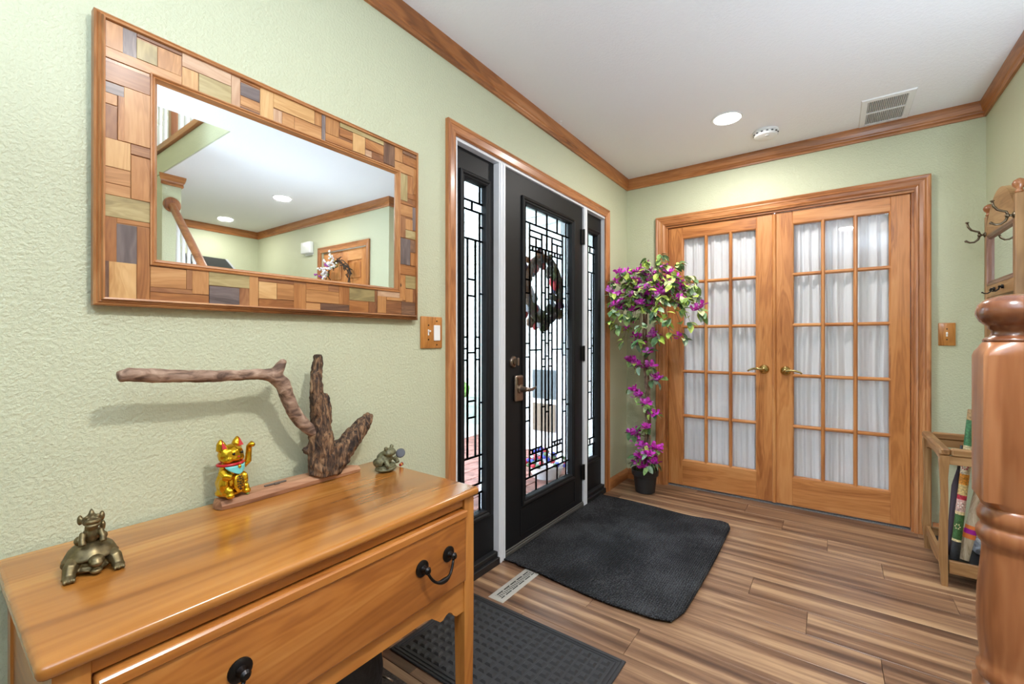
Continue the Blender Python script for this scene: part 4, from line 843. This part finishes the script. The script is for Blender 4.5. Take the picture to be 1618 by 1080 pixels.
# mirror panel
out = [(YA + .0155, 1.665), (YC - .0155, 1.665), (YC - .0155, 1.715)]
for k in range(1, 20):
    t = k / 20; y = YC - .0155 - (YC - YA - .031) * t; out.append((y, 1.715 + .135 * (1 - abs(2 * t - 1) ** 2.2)))
out.append((YA + .0155, 1.715))
m = MB(); m.prism(out, lambda a, b: (2.006, a, b), lambda a, b: (2.030, a, b)); m.build('arched_crest', oak('y'), ht)
part('panel_rail', oak('y'), ht, (2.006, 2.030, YA + .0155, YC - .0155, 1.345, 1.405)); part('panel_rail', oak('y'), ht, (2.008, 2.028, YA + .0155, YC - .0155, .88, .95))
for sd, m in mitre((YA + .016, YC - .016, 1.405, 1.665), [(0, -.018), (0, .004), (.008, .006), (.014, .0), (.020, .003), (.026, -.008), (.026, -.018)], FNX(2.010)).items(): m.build('mirror_bead', wood('hall_tree_dark_bead', (92, 60, 46), (132, 92, 74), (168, 130, 116), 'y' if sd in 'TB' else 'z', 1.2, .35, .3), ht)
part('mirror_glass', MIRROR, ht, (2.018, 2.022, YA + .03, YC - .03, 1.42, 1.652), bev=0)
HOOK = plain('old_brass_hook', (112, 100, 84), .3, .95)
def hook(y, z, small=False):
    x = 2.004; s = .6 if small else 1
    m = MB(); m.lathe([(.001, -.008), (.010, -.006), (.014 * s, -.002), (.016 * s, 0)], (x, y, z), 'x', 18); m.ell((x - .020 * s, y, z), (.009 * s, .009 * s, .009 * s)); m.tube([(x, y, z), (x - .022 * s, y, z)], .005 * s, 10)
    if not small:
        m.tube([(x - .020, y, z + .006), (x - .024, y, z + .018), (x - .034, y, z + .022), (x - .050, y, z + .030), (x - .062, y, z + .048), (x - .066, y, z + .070)], [.005, .005, .0045, .005, .005, .0045], 10); m.lathe([(.001, .068), (.008, .070), (.008, .073), (.001, .076)], (x - .066, y, z), 'z', 12)
    m.tube([(x - .020 * s, y, z - .004), (x - .026 * s, y, z - .022 * s), (x - .040 * s, y, z - .034 * s), (x - .056 * s, y, z - .034 * s), (x - .068 * s, y, z - .026 * s)], [.005 * s, .005 * s, .0048 * s, .0045 * s, .005 * s], 10); m.ell((x - .070 * s, y, z - .025 * s), (.0065 * s,) * 3)
    m.build('coat_hook', HOOK if not small else IRON, ht, True)
hook(YC, 1.672); hook(YA + .004, 1.672); hook(3.10, 1.378, True); hook(2.97, 1.378, True)

# canes in the umbrella stand
def along(p0, p1, t): return tuple(Vector(p0).lerp(Vector(p1), t))
st = thing('rain_stick', (1.838, 2.935, .081), 'painted rain stick with green, cream and red bands in the hall tree', 'stick')
p0, p1 = (1.838, 2.935, .088), (1.906, 2.972, .80)
bands = [(0, .12, (44, 44, 46)), (.12, .135, (222, 200, 150)), (.135, .30, (58, 96, 48)), (.30, .32, (214, 190, 140)), (.32, .40, (196, 160, 150)), (.40, .43, (176, 40, 60)), (.43, .50, (196, 168, 110)), (.50, .57, (224, 140, 40)), (.57, .68, (206, 190, 160)), (.68, .71, (178, 34, 60)), (.71, .76, (206, 190, 150)), (.76, .93, (60, 110, 70)), (.93, 1.0, (160, 130, 90))]
for a, b, c in bands:
    m = MB(); m.tube([along(p0, p1, a), along(p0, p1, b)], .0165 + .0004 * (len(bands) % 2), 16); m.build('painted_band', plain('rain_stick_%d_%d_%d' % c, c, .55, var=120), st, 'auto')
ddir = (Vector(p1) - Vector(p0)).normalized()
def motif(t, c, r, n):     # little flower motif wrapped on the side that faces the room
    for k in range(n):
        q = Vector(along(p0, p1, t)); a = 2 * pi * k / n
        sv = ddir.cross(Vector((-.35, -1, 0)).normalized()).normalized(); fv = sv.cross(ddir).normalized()
        if fv.y > 0: fv = -fv
        off = sv * (r * cos(a)) + ddir * (r * 1.3 * sin(a)); pp = q + off + fv * .0155
        m = MB(); m.ell(pp, (.0035, .003, .0035), sub=1); m.build('painted_petal', plain('motif_%d_%d_%d' % c, c, .5), st, True)
motif(.62, (178, 34, 70), .010, 8); motif(.22, (214, 200, 150), .008, 6); motif(.365, (236, 226, 214), .008, 5)
s2 = thing('walking_stick', (1.868, 2.965, .081), 'weathered wooden stick with an orange and magenta band in the hall tree', 'stick')
q0, q1 = (1.872, 2.952, .089), (1.955, 3.00, .52)
m = MB(); m.tube([along(q0, q1, t) for t in (0, .2, .4, .6, .8, 1)], [.019, .020, .021, .022, .022, .020], 14); m.build('shaft', wood('weathered_stick', (120, 98, 72), (186, 166, 138), (216, 202, 180), 'z', 1.5, .7, 0, 2, 5), s2, 'auto')
for a, b, c in ((.235, .285, (232, 128, 62)), (.286, .335, (176, 30, 160)), (.336, .375, (232, 128, 62))):
    m = MB(); m.tube([along(q0, q1, a), along(q0, q1, b)], .0222, 16); m.build('band', plain('stick_band_%d_%d_%d' % c, c, .6), s2, 'auto')
s3 = thing('folded_umbrella', (1.825, 2.99, .081), 'slim dark folded umbrella leaning behind the painted rain stick', 'umbrella')
m = MB(); m.tube([(1.826, 2.99, .083), (1.832, 2.99, .15), (1.856, 3.0, .42), (1.862, 3.0, .50)], [.005, .013, .018, .006], 10); m.build('canopy', plain('dark_plum_cloth', (58, 46, 56), .7), s3, True)
m = MB(); m.tube([(1.862, 3.0, .49), (1.874, 3.0, .62)], .006, 10); m.build('handle', POT, s3, True)
gb = thing('grey_pouch', (1.945, 3.08, .081), 'small pale grey cloth pouch in the hall tree tray', 'pouch')
m = MB(); m.ell((1.945, 3.09, .16), (.035, .07, .078), sub=3); m.ell((1.945, 3.07, .23), (.02, .04, .05)); remesh(m.build('cloth', plain('pale_grey_cloth', (176, 180, 190), .7, bump=(40, .8, .02)), gb, True), .005, 2, (.03, .012))

# ------------------------------------------------------------------ staircase: newel, rail, balusters, treads
def loft(prof, cx, cy):          # (half width, z, squareness 0 round..1 square)
    rs = []
    for r, z, sq in prof:
        ring = []
        for i in range(48):
            a = 2 * pi * (i + .5) / 48; c, s = cos(a), sin(a); k = 1 / max(abs(c), abs(s)); f = 1 + (min(k, 1.36) - 1) * sq; ring.append((cx + r * f * c, cy + r * f * s, z))
        rs.append(ring)
    return MB().rings(rs)
nw = thing('newel_post', (1.657, 1.283, 0), 'stained wooden newel post with turned shaft and flattened ball cap', 'newel post')
HW = .0508
loft([(HW, .002, 1), (HW, .43, 1), (.047, .445, .5), (.045, .452, 0)], 1.657, 1.283).build('base_block', newelw('z'), nw, 'auto')
m = MB(); m.lathe([(.045, .452), (.050, .456), (.053, .466), (.052, .477), (.047, .485), (.048, .50), (.0515, .54), (.0525, .58), (.051, .63), (.047, .68), (.0445, .712), (.045, .722), (.050, .728), (.053, .738), (.053, .750), (.049, .758), (.0465, .762), (.0475, .766), (.051, .772), (.052, .784), (.048, .794), (.046, .800)], (1.657, 1.283, 0), 'z', 40); m.build('turned_shaft', newelw('z'), nw, True)
loft([(.046, .800, 0), (HW, .815, 1), (HW, 1.098, 1), (.0505, 1.106, .85), (.047, 1.120, .3), (.043, 1.126, 0)], 1.657, 1.283).build('top_block', newelw('z'), nw, 'auto')
m = MB(); m.lathe([(.043, 1.126), (.044, 1.130), (.041, 1.134), (.034, 1.137), (.031, 1.144), (.0315, 1.149), (.036, 1.153), (.036, 1.158), (.040, 1.160), (.048, 1.168), (.0535, 1.180), (.0535, 1.190), (.049, 1.203), (.038, 1.213), (.020, 1.219), (.001, 1.221)], (1.657, 1.283, 0), 'z', 40); m.build('ball_cap', wood('newel_cap', (112, 66, 42), (148, 94, 62), (170, 116, 82), 'z', .7, .22, .5), nw, True)
sc_ = thing('staircase', (3.1, .73, 0), 'wooden staircase rising behind the newel post', 'staircase')
RI, RU = .1947, .23; NS = 12
for k in range(NS):
    x = 1.73 + RU * k; z = RI * (k + 1)
    yl = 1.335 if x + RU < 3.08 else 1.205
    part('tread', newelw('y'), sc_, (x - .02, x + RU, .254, yl, z - .03, z)); part('riser', WHITEP, sc_, (x, x + .015, .254, yl, z - RI, z - .0305), bev=0)
hr = thing('stair_railing', (2.4, 1.275, .2), 'brown stair handrail with white turned balusters in the mirror', 'railing')
lr = thing('landing_railing', (3.2, 1.245, 2.681), 'upstairs railing of white balusters at the mirror corner', 'railing')
m = MB(); m.tube([(1.735, 1.275, 1.038), (1.76, 1.275, 1.06), (3.085, 1.275, 2.19)], [.027, .029, .029], 16); m.build('rail', newelw('x'), hr, 'auto')
m = MB(); m.lathe([(.062, 0), (.062, -.008), (.052, -.016), (.046, -.014), (.03, -.018), (.001, -.018)], (3.099, 1.275, 2.20), 'x', 28); m.build('rosette', newelw('z'), hr, 'auto')
BAL = [(.018, 0), (.018, .16), (.012, .17), (.019, .19), (.013, .21), (.015, .26), (.020, .34), (.017, .46), (.012, .58), (.015, .60), (.011, .62), (.017, .64), (.017, .66)]
def baluster(x, y, z0, z1, par):
    hgt = z1 - z0; m = MB()
    m.lathe([(r, h * hgt / .66) for r, h in BAL], (x, y, z0), 'z', 12)
    m.build('baluster', WHITEP, par, 'auto')
for k in range(12):
    x = 1.80 + .115 * k; step = int((x - 1.71) / RU); z0 = RI * (step + 1) + .001; z1 = 1.06 + (x - 1.76) * .8528 - .04
    if x < 3.06: baluster(x, 1.275, z0, z1 - .006, hr)
for k in range(22):
    x = 1.95 + .122 * k
    if abs(x - 2.93) > .04: baluster(x, 1.245, 2.681, 3.52, lr)
MB().cbox(2.90, 2.96, 1.21, 1.27, 2.681, 3.6, .004).build('landing_post', newelw('z'), lr)
MB().cbox(1.82, XF - .01, 1.22, 1.27, 3.521, 3.57, .01).build('landing_rail', newelw('x'), lr)

# ------------------------------------------------------------------ ceiling fittings
def downlight(x, y, z, label, f=1):
    t = thing('recessed_light', (x, y, z), label, 'ceiling light', 'recessed ceiling lights')
    m = MB(); q = [(.072, -.0005), (.086, -.0005), (.088, -.003), (.084, -.006), (.074, -.004), (.072, -.0005)]; m.rings([[(x + r * cos(2 * pi * i / 40), y + r * sin(2 * pi * i / 40), z + h) for i in range(40)] for r, h in q], cap=False); m.build('trim_ring', WPLASTIC, t, 'auto')
    m = MB(); m.lathe([(.0001, -.003), (.074, -.003), (.074, -.0006), (.0001, -.0006)], (x, y, z), 'z', 40); m.build('lens', emis('lit_lens', (255, 250, 240), 6), t)
    ld = bpy.data.lights.new('downlight', 'AREA'); ld.shape = 'DISK'; ld.size = .14; ld.energy = LAMP_W * f; ld.color = LAMP_C
    lo = bpy.data.objects.new('downlight', ld); COL.objects.link(lo); lo.parent = t; lo.location = (0, 0, -.012)
downlight(.866, 2.848, H, 'round recessed light in the ceiling near the double doors', 1.7)
downlight(1.50, .60, H, 'round recessed light in the ceiling above the dresser side', 3.2)
downlight(2.915, 2.085, H, 'nearer of the two recessed lights reflected in the mirror')
downlight(4.23, 2.10, H, 'farther of the two recessed lights reflected in the mirror')
downlight(3.2, 1.95, 5.0, 'added round recessed light brightening the upstairs landing', 9)  # unseen lamp, added to brighten the landing and its balusters
sd_ = thing('smoke_detector', (1.03, 3.168, H), 'white round smoke detector on the ceiling beside the light', 'smoke detector')
m = MB(); m.lathe([(.070, 0), (.070, -.010), (.064, -.016), (.063, -.022), (.066, -.024), (.062, -.034), (.045, -.040), (.0001, -.041)], (1.03, 3.168, H), 'z', 36); m.build('housing', WPLASTIC, sd_, 'auto')
m = MB()
for k in range(14):
    a = 2 * pi * k / 14; c, s = cos(a), sin(a); m.cbox(1.03 + .0645 * c - .006, 1.03 + .0645 * c + .006, 3.168 + .0645 * s - .006, 3.168 + .0645 * s + .006, H - .0215, H - .0165, .001)
m.build('vent_slots', plain('detector_slot', (90, 90, 92), .6), sd_)
m = MB(); m.lathe([(.0001, -.0435), (.012, -.0435), (.013, -.0405)], (1.042, 3.135, H), 'z', 16); m.build('test_button', plain('off_white_plastic', (214, 214, 214), .4), sd_)
vt = thing('ceiling_vent', (1.612, 3.262, H), 'white slatted air return grille on the ceiling by the corner', 'air vent')
for sd, q in mitre((1.497, 1.727, 3.075, 3.448), [(0, 0), (.004, .006), (.030, .007), (.030, 0)], lambda a, b, h: (a, b, H - h)).items(): q.build('vent_frame', WPLASTIC, vt)
part('vent_back', plain('vent_shadow', (48, 46, 44), .9), vt, (1.526, 1.698, 3.104, 3.419, H - .0012, H - .0002), bev=0)
part('vent_bar', WPLASTIC, vt, (1.526, 1.698, 3.255, 3.268, H - .0065, H - .0015), bev=0)
sm = None
for k in range(20):
    for (ya, yb) in ((3.1045, 3.2545), (3.2685, 3.4185)):
        x = 1.5295 + k * .0085
        if sm is None or True:
            g = MB(); g.add([(x, ya, H - .0014), (x + .0016, ya, H - .0014), (x + .0052, ya, H - .0066), (x + .0036, ya, H - .0066), (x, yb, H - .0014), (x + .0016, yb, H - .0014), (x + .0052, yb, H - .0066), (x + .0036, yb, H - .0066)], [(0, 1, 2, 3), (7, 6, 5, 4), (0, 4, 5, 1), (1, 5, 6, 2), (2, 6, 7, 3), (3, 7, 4, 0)]); g.build('slat', WPLASTIC, vt)
m = MB(); m.lathe([(.009, 0), (.009, -.002), (.003, -.003), (.003, -.008)], (.052, 2.30, H), 'z', 12); m.tube([(.052, 2.30, H - .008), (.052, 2.306, H - .014), (.052, 2.302, H - .021), (.052, 2.294, H - .019)], .0016, 6)
props(m.build('ceiling_hook', WPLASTIC, None, True), 'tiny white cup hook in the ceiling above the front door', 'hook')

# ------------------------------------------------------------------ things seen only in the mirror
ch = thing('door_chime', (3.44, YH, 2.04), 'white door chime box on the wall left of the closet door in the mirror', 'door chime')
m = MB(); m.cbox(3.345, 3.535, YH - .055, YH - .004, 2.045, 2.175, .012, 3); m.build('cover', WPLASTIC, ch, 'auto'); part('base_plate', WPLASTIC, ch, (3.355, 3.525, YH - .004, YH, 2.03, 2.165))
tv = thing('wall_screen', (XF, 2.05, 1.6), 'dark slanted screen with a pale edge high on the far wall in the mirror', 'screen')
m = MB(); sc0 = [(1.62, 2.045), (2.235, 2.035), (2.52, 1.72), (1.62, 1.70)]
m.prism(sc0, lambda a, b: (XF - .02 - .10 * (b - 1.7) , a, b), lambda a, b: (XF - .05 - .10 * (b - 1.7), a, b)); m.build('screen', plain('dark_screen', (66, 68, 68), .25), tv)
m = MB(); m.prism([(2.237, 2.036), (2.262, 2.036), (2.548, 1.72), (2.522, 1.72)], lambda a, b: (XF - .018 - .10 * (b - 1.7), a, b), lambda a, b: (XF - .056 - .10 * (b - 1.7), a, b)); m.build('pale_edge', plain('pale_metal', (200, 202, 208), .4), tv)
part('wall_bracket', IRON, tv, (XF - .03, XF, 1.9, 2.1, 1.62, 1.71))
# wreath on the closet door
wr = thing('floral_wreath', (2.83, YH, 1.70), 'dark twig wreath with white blossom sprays on the closet door', 'wreath')
rnd = random.Random(3); m = MB(); yw = YH - .03
for k in range(60):
    a = rnd.uniform(0, 6.28); r0 = rnd.uniform(.16, .24); ln = rnd.uniform(.3, .6); pts = []
    for q in range(4):
        aa = a + ln * q / 3; rr = r0 + (.05 * q / 3 if k % 3 == 0 else 0); pts.append((2.83 + rr * cos(aa), yw + rnd.uniform(-.02, .02), 1.70 + rr * sin(aa)))
    m.tube(pts, .005, 5)
m.build('twig_ring', plain('dark_twig', (62, 54, 46), .9), wr)
WB_ = plain('white_blossom', (236, 232, 236), .7); PB = plain('purple_blossom', (150, 70, 150), .7); GB = plain('stem_green', (120, 160, 70), .7)
for k in range(16):
    a = radians(rnd.uniform(60, 250)); r0 = rnd.uniform(.14, .2); p = Vector((2.83 - r0 * cos(a) * .9, yw - .03, 1.70 + r0 * sin(a))); d = Vector((rnd.uniform(-.2, 1.0), -.25, rnd.uniform(-.2, 1.0))).normalized() * rnd.uniform(.08, .15)
    m = MB(); m.tube([p, p + d * .5, p + d], .003, 5); sp = m.build('spray_stem', GB, wr, True)
    m = MB()
    for q in range(9): c = p + d * (.25 + .75 * q / 8); m.ell(c + Vector((rnd.uniform(-.01, .01), rnd.uniform(-.01, .01), rnd.uniform(-.01, .01))), (.011, .011, .011), sub=1)
    m.build('blossom_spray', PB if k % 6 == 5 else WB_, sp, True)

# uplight floor lamps added out of view to brighten the ceiling: one in the hall, one behind the camera
def added_uplight(x, y, h, watts, label):
    t = thing('added_fill_lamp', (x, y, 0), label, 'added fill lamp', 'added fill lamps')
    m = MB(); m.lathe([(.14, .0005), (.14, .015), (.10, .03), (.02, .04)], (x, y, 0), 'z', 28); m.build('base', BRASS, t, 'auto')
    m = MB(); m.lathe([(.012, .04), (.012, h - .1)], (x, y, 0), 'z', 14); m.build('pole', BRASS, t, 'auto')
    m = MB(); q = [(.02, -.10), (.10, -.07), (.17, 0), (.175, .005), (.165, 0), (.095, -.065), (.02, -.09), (.02, -.10)]; m.rings([[(x + r * cos(2 * pi * i / 32), y + r * sin(2 * pi * i / 32), h + z) for i in range(32)] for r, z in q], cap=False); m.build('bowl', WPLASTIC, t, 'auto')
    ld = bpy.data.lights.new('fill_lamp_light', 'AREA'); ld.shape = 'DISK'; ld.size = .22; ld.energy = watts; ld.color = (.70, .85, 1)
    lo = bpy.data.objects.new('fill_lamp_light', ld); COL.objects.link(lo); lo.parent = t; lo.location = (0, 0, h - .01); lo.rotation_euler = (pi, 0, 0)
added_uplight(2.15, 1.75, 1.12, FILL_W[0], 'added unseen fill lamp standing in the hall right of the newel post')
added_uplight(1.75, -0.50, 1.40, FILL_W[1], 'added unseen fill lamp standing behind the camera')

# ------------------------------------------------------------------ porch and garden outside the front door
wg = struct(MB().box(-4.2, -.14, 4.7, 4.9, -.30, 3.2).build('wall_wing', WHITEP), 'white sided house wing at the end of the porch', 'wall')
bme = None
for i in range(24):
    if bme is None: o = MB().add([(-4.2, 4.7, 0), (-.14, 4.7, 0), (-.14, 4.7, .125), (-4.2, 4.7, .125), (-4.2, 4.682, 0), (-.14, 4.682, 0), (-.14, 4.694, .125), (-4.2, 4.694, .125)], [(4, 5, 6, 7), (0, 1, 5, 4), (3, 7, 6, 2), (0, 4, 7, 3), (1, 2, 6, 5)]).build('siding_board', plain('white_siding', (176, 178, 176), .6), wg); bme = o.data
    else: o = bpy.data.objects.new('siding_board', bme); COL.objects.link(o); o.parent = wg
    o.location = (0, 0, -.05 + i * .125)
m = MB(); m.box(-40, -2.2, -30, 40, -.35, -.30)
struct(m.build('ground', plain('lawn_grass', (96, 122, 66), .95, var=2)), 'green lawn beyond the porch seen through the leaded glass', 'lawn')
BRK = plain('porch_paver', (138, 92, 82), .8, var=14)
pf = struct(MB().box(-2.2, -.14, .2, 4.6, -.30, -.06).build('floor_porch', plain('porch_joint', (112, 104, 98), .9)), 'pinkish paved porch floor outside the front door', 'porch floor')
bme = None
for i in range(13):
    for j in range(22):
        x0 = -2.195 + i * .158; y0 = .205 + j * .2 - (.1 if i % 2 else 0)
        if y0 < .2 or y0 + .195 > 4.6: continue
        if bme is None: o = MB().cbox(0, .152, 0, .193, -.06, -.04, .004).build('paver', BRK, pf); bme = o.data
        else: o = bpy.data.objects.new('paver', bme); COL.objects.link(o); o.parent = pf
        o.location = (x0, y0, 0)
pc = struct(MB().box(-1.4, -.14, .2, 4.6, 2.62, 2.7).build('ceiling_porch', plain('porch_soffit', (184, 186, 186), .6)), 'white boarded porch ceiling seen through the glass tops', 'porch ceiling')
bme = None
for i in range(12):
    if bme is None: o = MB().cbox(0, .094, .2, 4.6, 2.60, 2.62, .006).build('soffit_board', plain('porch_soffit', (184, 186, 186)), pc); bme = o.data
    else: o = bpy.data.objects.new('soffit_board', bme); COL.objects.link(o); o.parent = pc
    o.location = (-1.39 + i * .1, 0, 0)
for k, y in enumerate((.9, 4.52)):
    t = thing('porch_post', (-1.25, y, -.06), ('white square porch post beyond the left sidelight', 'white square porch post beyond the right sidelight')[k], 'porch post', 'white porch posts')
    part('shaft', WHITEP, t, (-1.32, -1.18, y - .07, y + .07, -.0399, 2.5)); part('capital', WHITEP, t, (-1.35, -1.15, y - .1, y + .1, 2.5, 2.599)); part('base', WHITEP, t, (-1.35, -1.15, y - .1, y + .1, -.0398, .06))
# panelled porch cabinet seen through the door glass
pcb = thing('porch_cabinet', (-1.05, 4.0, -.04), 'white porch cabinet with grey upper and brown lower panels behind the glass', 'cabinet')
part('body', WHITEP, pcb, (-1.32, -.80, 3.90, 4.2, -.039, .98)); part('upper_panel', plain('slate_grey_panel', (74, 80, 84), .6), pcb, (-1.20, -.92, 3.885, 3.899, .52, .82)); part('lower_panel', plain('brown_panel', (116, 98, 82), .7), pcb, (-1.20, -.92, 3.885, 3.899, .18, .47))
# wreath on the outside of the front door
ow = thing('door_wreath', (-.09, 2.32, 1.44), 'mixed flower and ribbon wreath hanging outside the front door glass', 'wreath')
rnd = random.Random(9)
m = MB(); m.tube([(-.075, 2.32 + .19 * cos(a), 1.44 + .20 * sin(a)) for a in [2 * pi * k / 28 for k in range(29)]], .022, 8); m.build('twig_ring', plain('dark_twig', (62, 54, 46)), ow, True)
for k in range(90):
    a = rnd.uniform(0, 6.28); r0 = rnd.uniform(.7, 1.25); c = (-.085 + rnd.uniform(-.03, .01), 2.32 + .19 * r0 * cos(a), 1.44 + .20 * r0 * sin(a))
    mt = rnd.choice([plain('wreath_green', (56, 84, 50), .7), plain('wreath_green', (56, 84, 50)), plain('wreath_red', (170, 40, 52), .6), plain('wreath_grey', (88, 84, 80), .7), plain('wreath_brown', (96, 68, 52), .8), plain('wreath_blue', (52, 60, 92), .7), plain('wreath_white', (200, 204, 214), .6), plain('wreath_dark', (48, 44, 42), .8)])
    m = MB(); s_ = rnd.uniform(.022, .05); m.ell(c, (s_ * .5, s_, s_ * .8), (rnd.uniform(0, 3), 0, 0), 1); m.build('wreath_bloom', mt, ow, True)
m = MB(); m.tube([(-.062, 2.32, 1.64), (-.062, 2.32, 1.95), (-.058, 2.32, 2.02)], .004, 6); m.build('wreath_hanger', IRON, ow, True)
# patriotic planter on the porch
pp = thing('flower_planter', (-.62, 3.22, -.04), 'planter of red, white and blue flowers low outside the door', 'planter')
m = MB(); m.lathe([(.11, .0005), (.15, .09), (.16, .10), (.16, .115), (.145, .115), (.14, .09), (.001, .09)], (-.62, 3.22, -.04), 'z', 24); m.build('planter_pot', plain('white_glazed_pot', (206, 204, 206), .5), pp, 'auto')
for k in range(70):
    a = rnd.uniform(0, 6.28); rr = .2 * math.sqrt(rnd.random()); c = (-.62 + rr * cos(a), 3.22 + rr * sin(a), .09 + .15 * (1 - (rr / .2) ** 2) * rnd.random())
    mt = (plain('bloom_red', (176, 24, 44), .6), plain('bloom_white', (200, 200, 206), .6), plain('bloom_blue', (50, 62, 160), .6), plain('wreath_green', (56, 84, 50)))[k % 4]
    m = MB(); m.ell(c, (.026, .026, .018), (rnd.uniform(-1, 1), 0, 0), 1); m.build('flower', mt, pp, True)
# shrubs and trees in the garden
def shrub(x, y, r, h, c, label, cat):
    t = thing('garden_' + cat, (x, y, -.30), label, cat, 'garden greenery')
    m = MB(); m.tube([(x, y, -.30), (x, y, h * .6)], [.04 * r, .025 * r], 8); m.build('trunk', BARK, t, True)
    m = MB(); rr = random.Random(int(x * 31 + y * 7))
    for k in range(26):
        p = Vector((rr.gauss(0, .42), rr.gauss(0, .42), rr.uniform(-.5, .5))); m.ell((x + p.x * r, y + p.y * r, h * .62 + p.z * h * .7), (r * .34, r * .34, r * .3), (rr.random(), rr.random(), 0), 1)
    o = m.build('foliage', plain('foliage_%d' % c[1], c, .9, var=9, bump=(14, 1, .1)), t); d = o.modifiers.new('relief', 'DISPLACE'); tx = bpy.data.textures.new('leafy', 'CLOUDS'); tx.noise_scale = .18 * r; d.texture = tx; d.strength = .3 * r
shrub(-2.75, 3.9, .42, .6, (112, 146, 74), 'low round shrub beyond the porch straight outside the door', 'shrub')
shrub(-3.4, 2.6, .5, .8, (96, 130, 64), 'dark green shrub at the lawn edge left of the low shrub', 'shrub')
shrub(-9.0, 9.0, 1.9, 4.6, (82, 118, 60), 'broad garden tree far behind the door glass', 'tree')
shrub(-14.0, 17.0, 2.6, 6.5, (70, 104, 54), 'tall far tree at the garden edge behind the sidelight', 'tree')
shrub(-12.0, 4.0, 2.0, 4.2, (98, 132, 66), 'pale green garden tree left of the broad tree outside', 'tree')
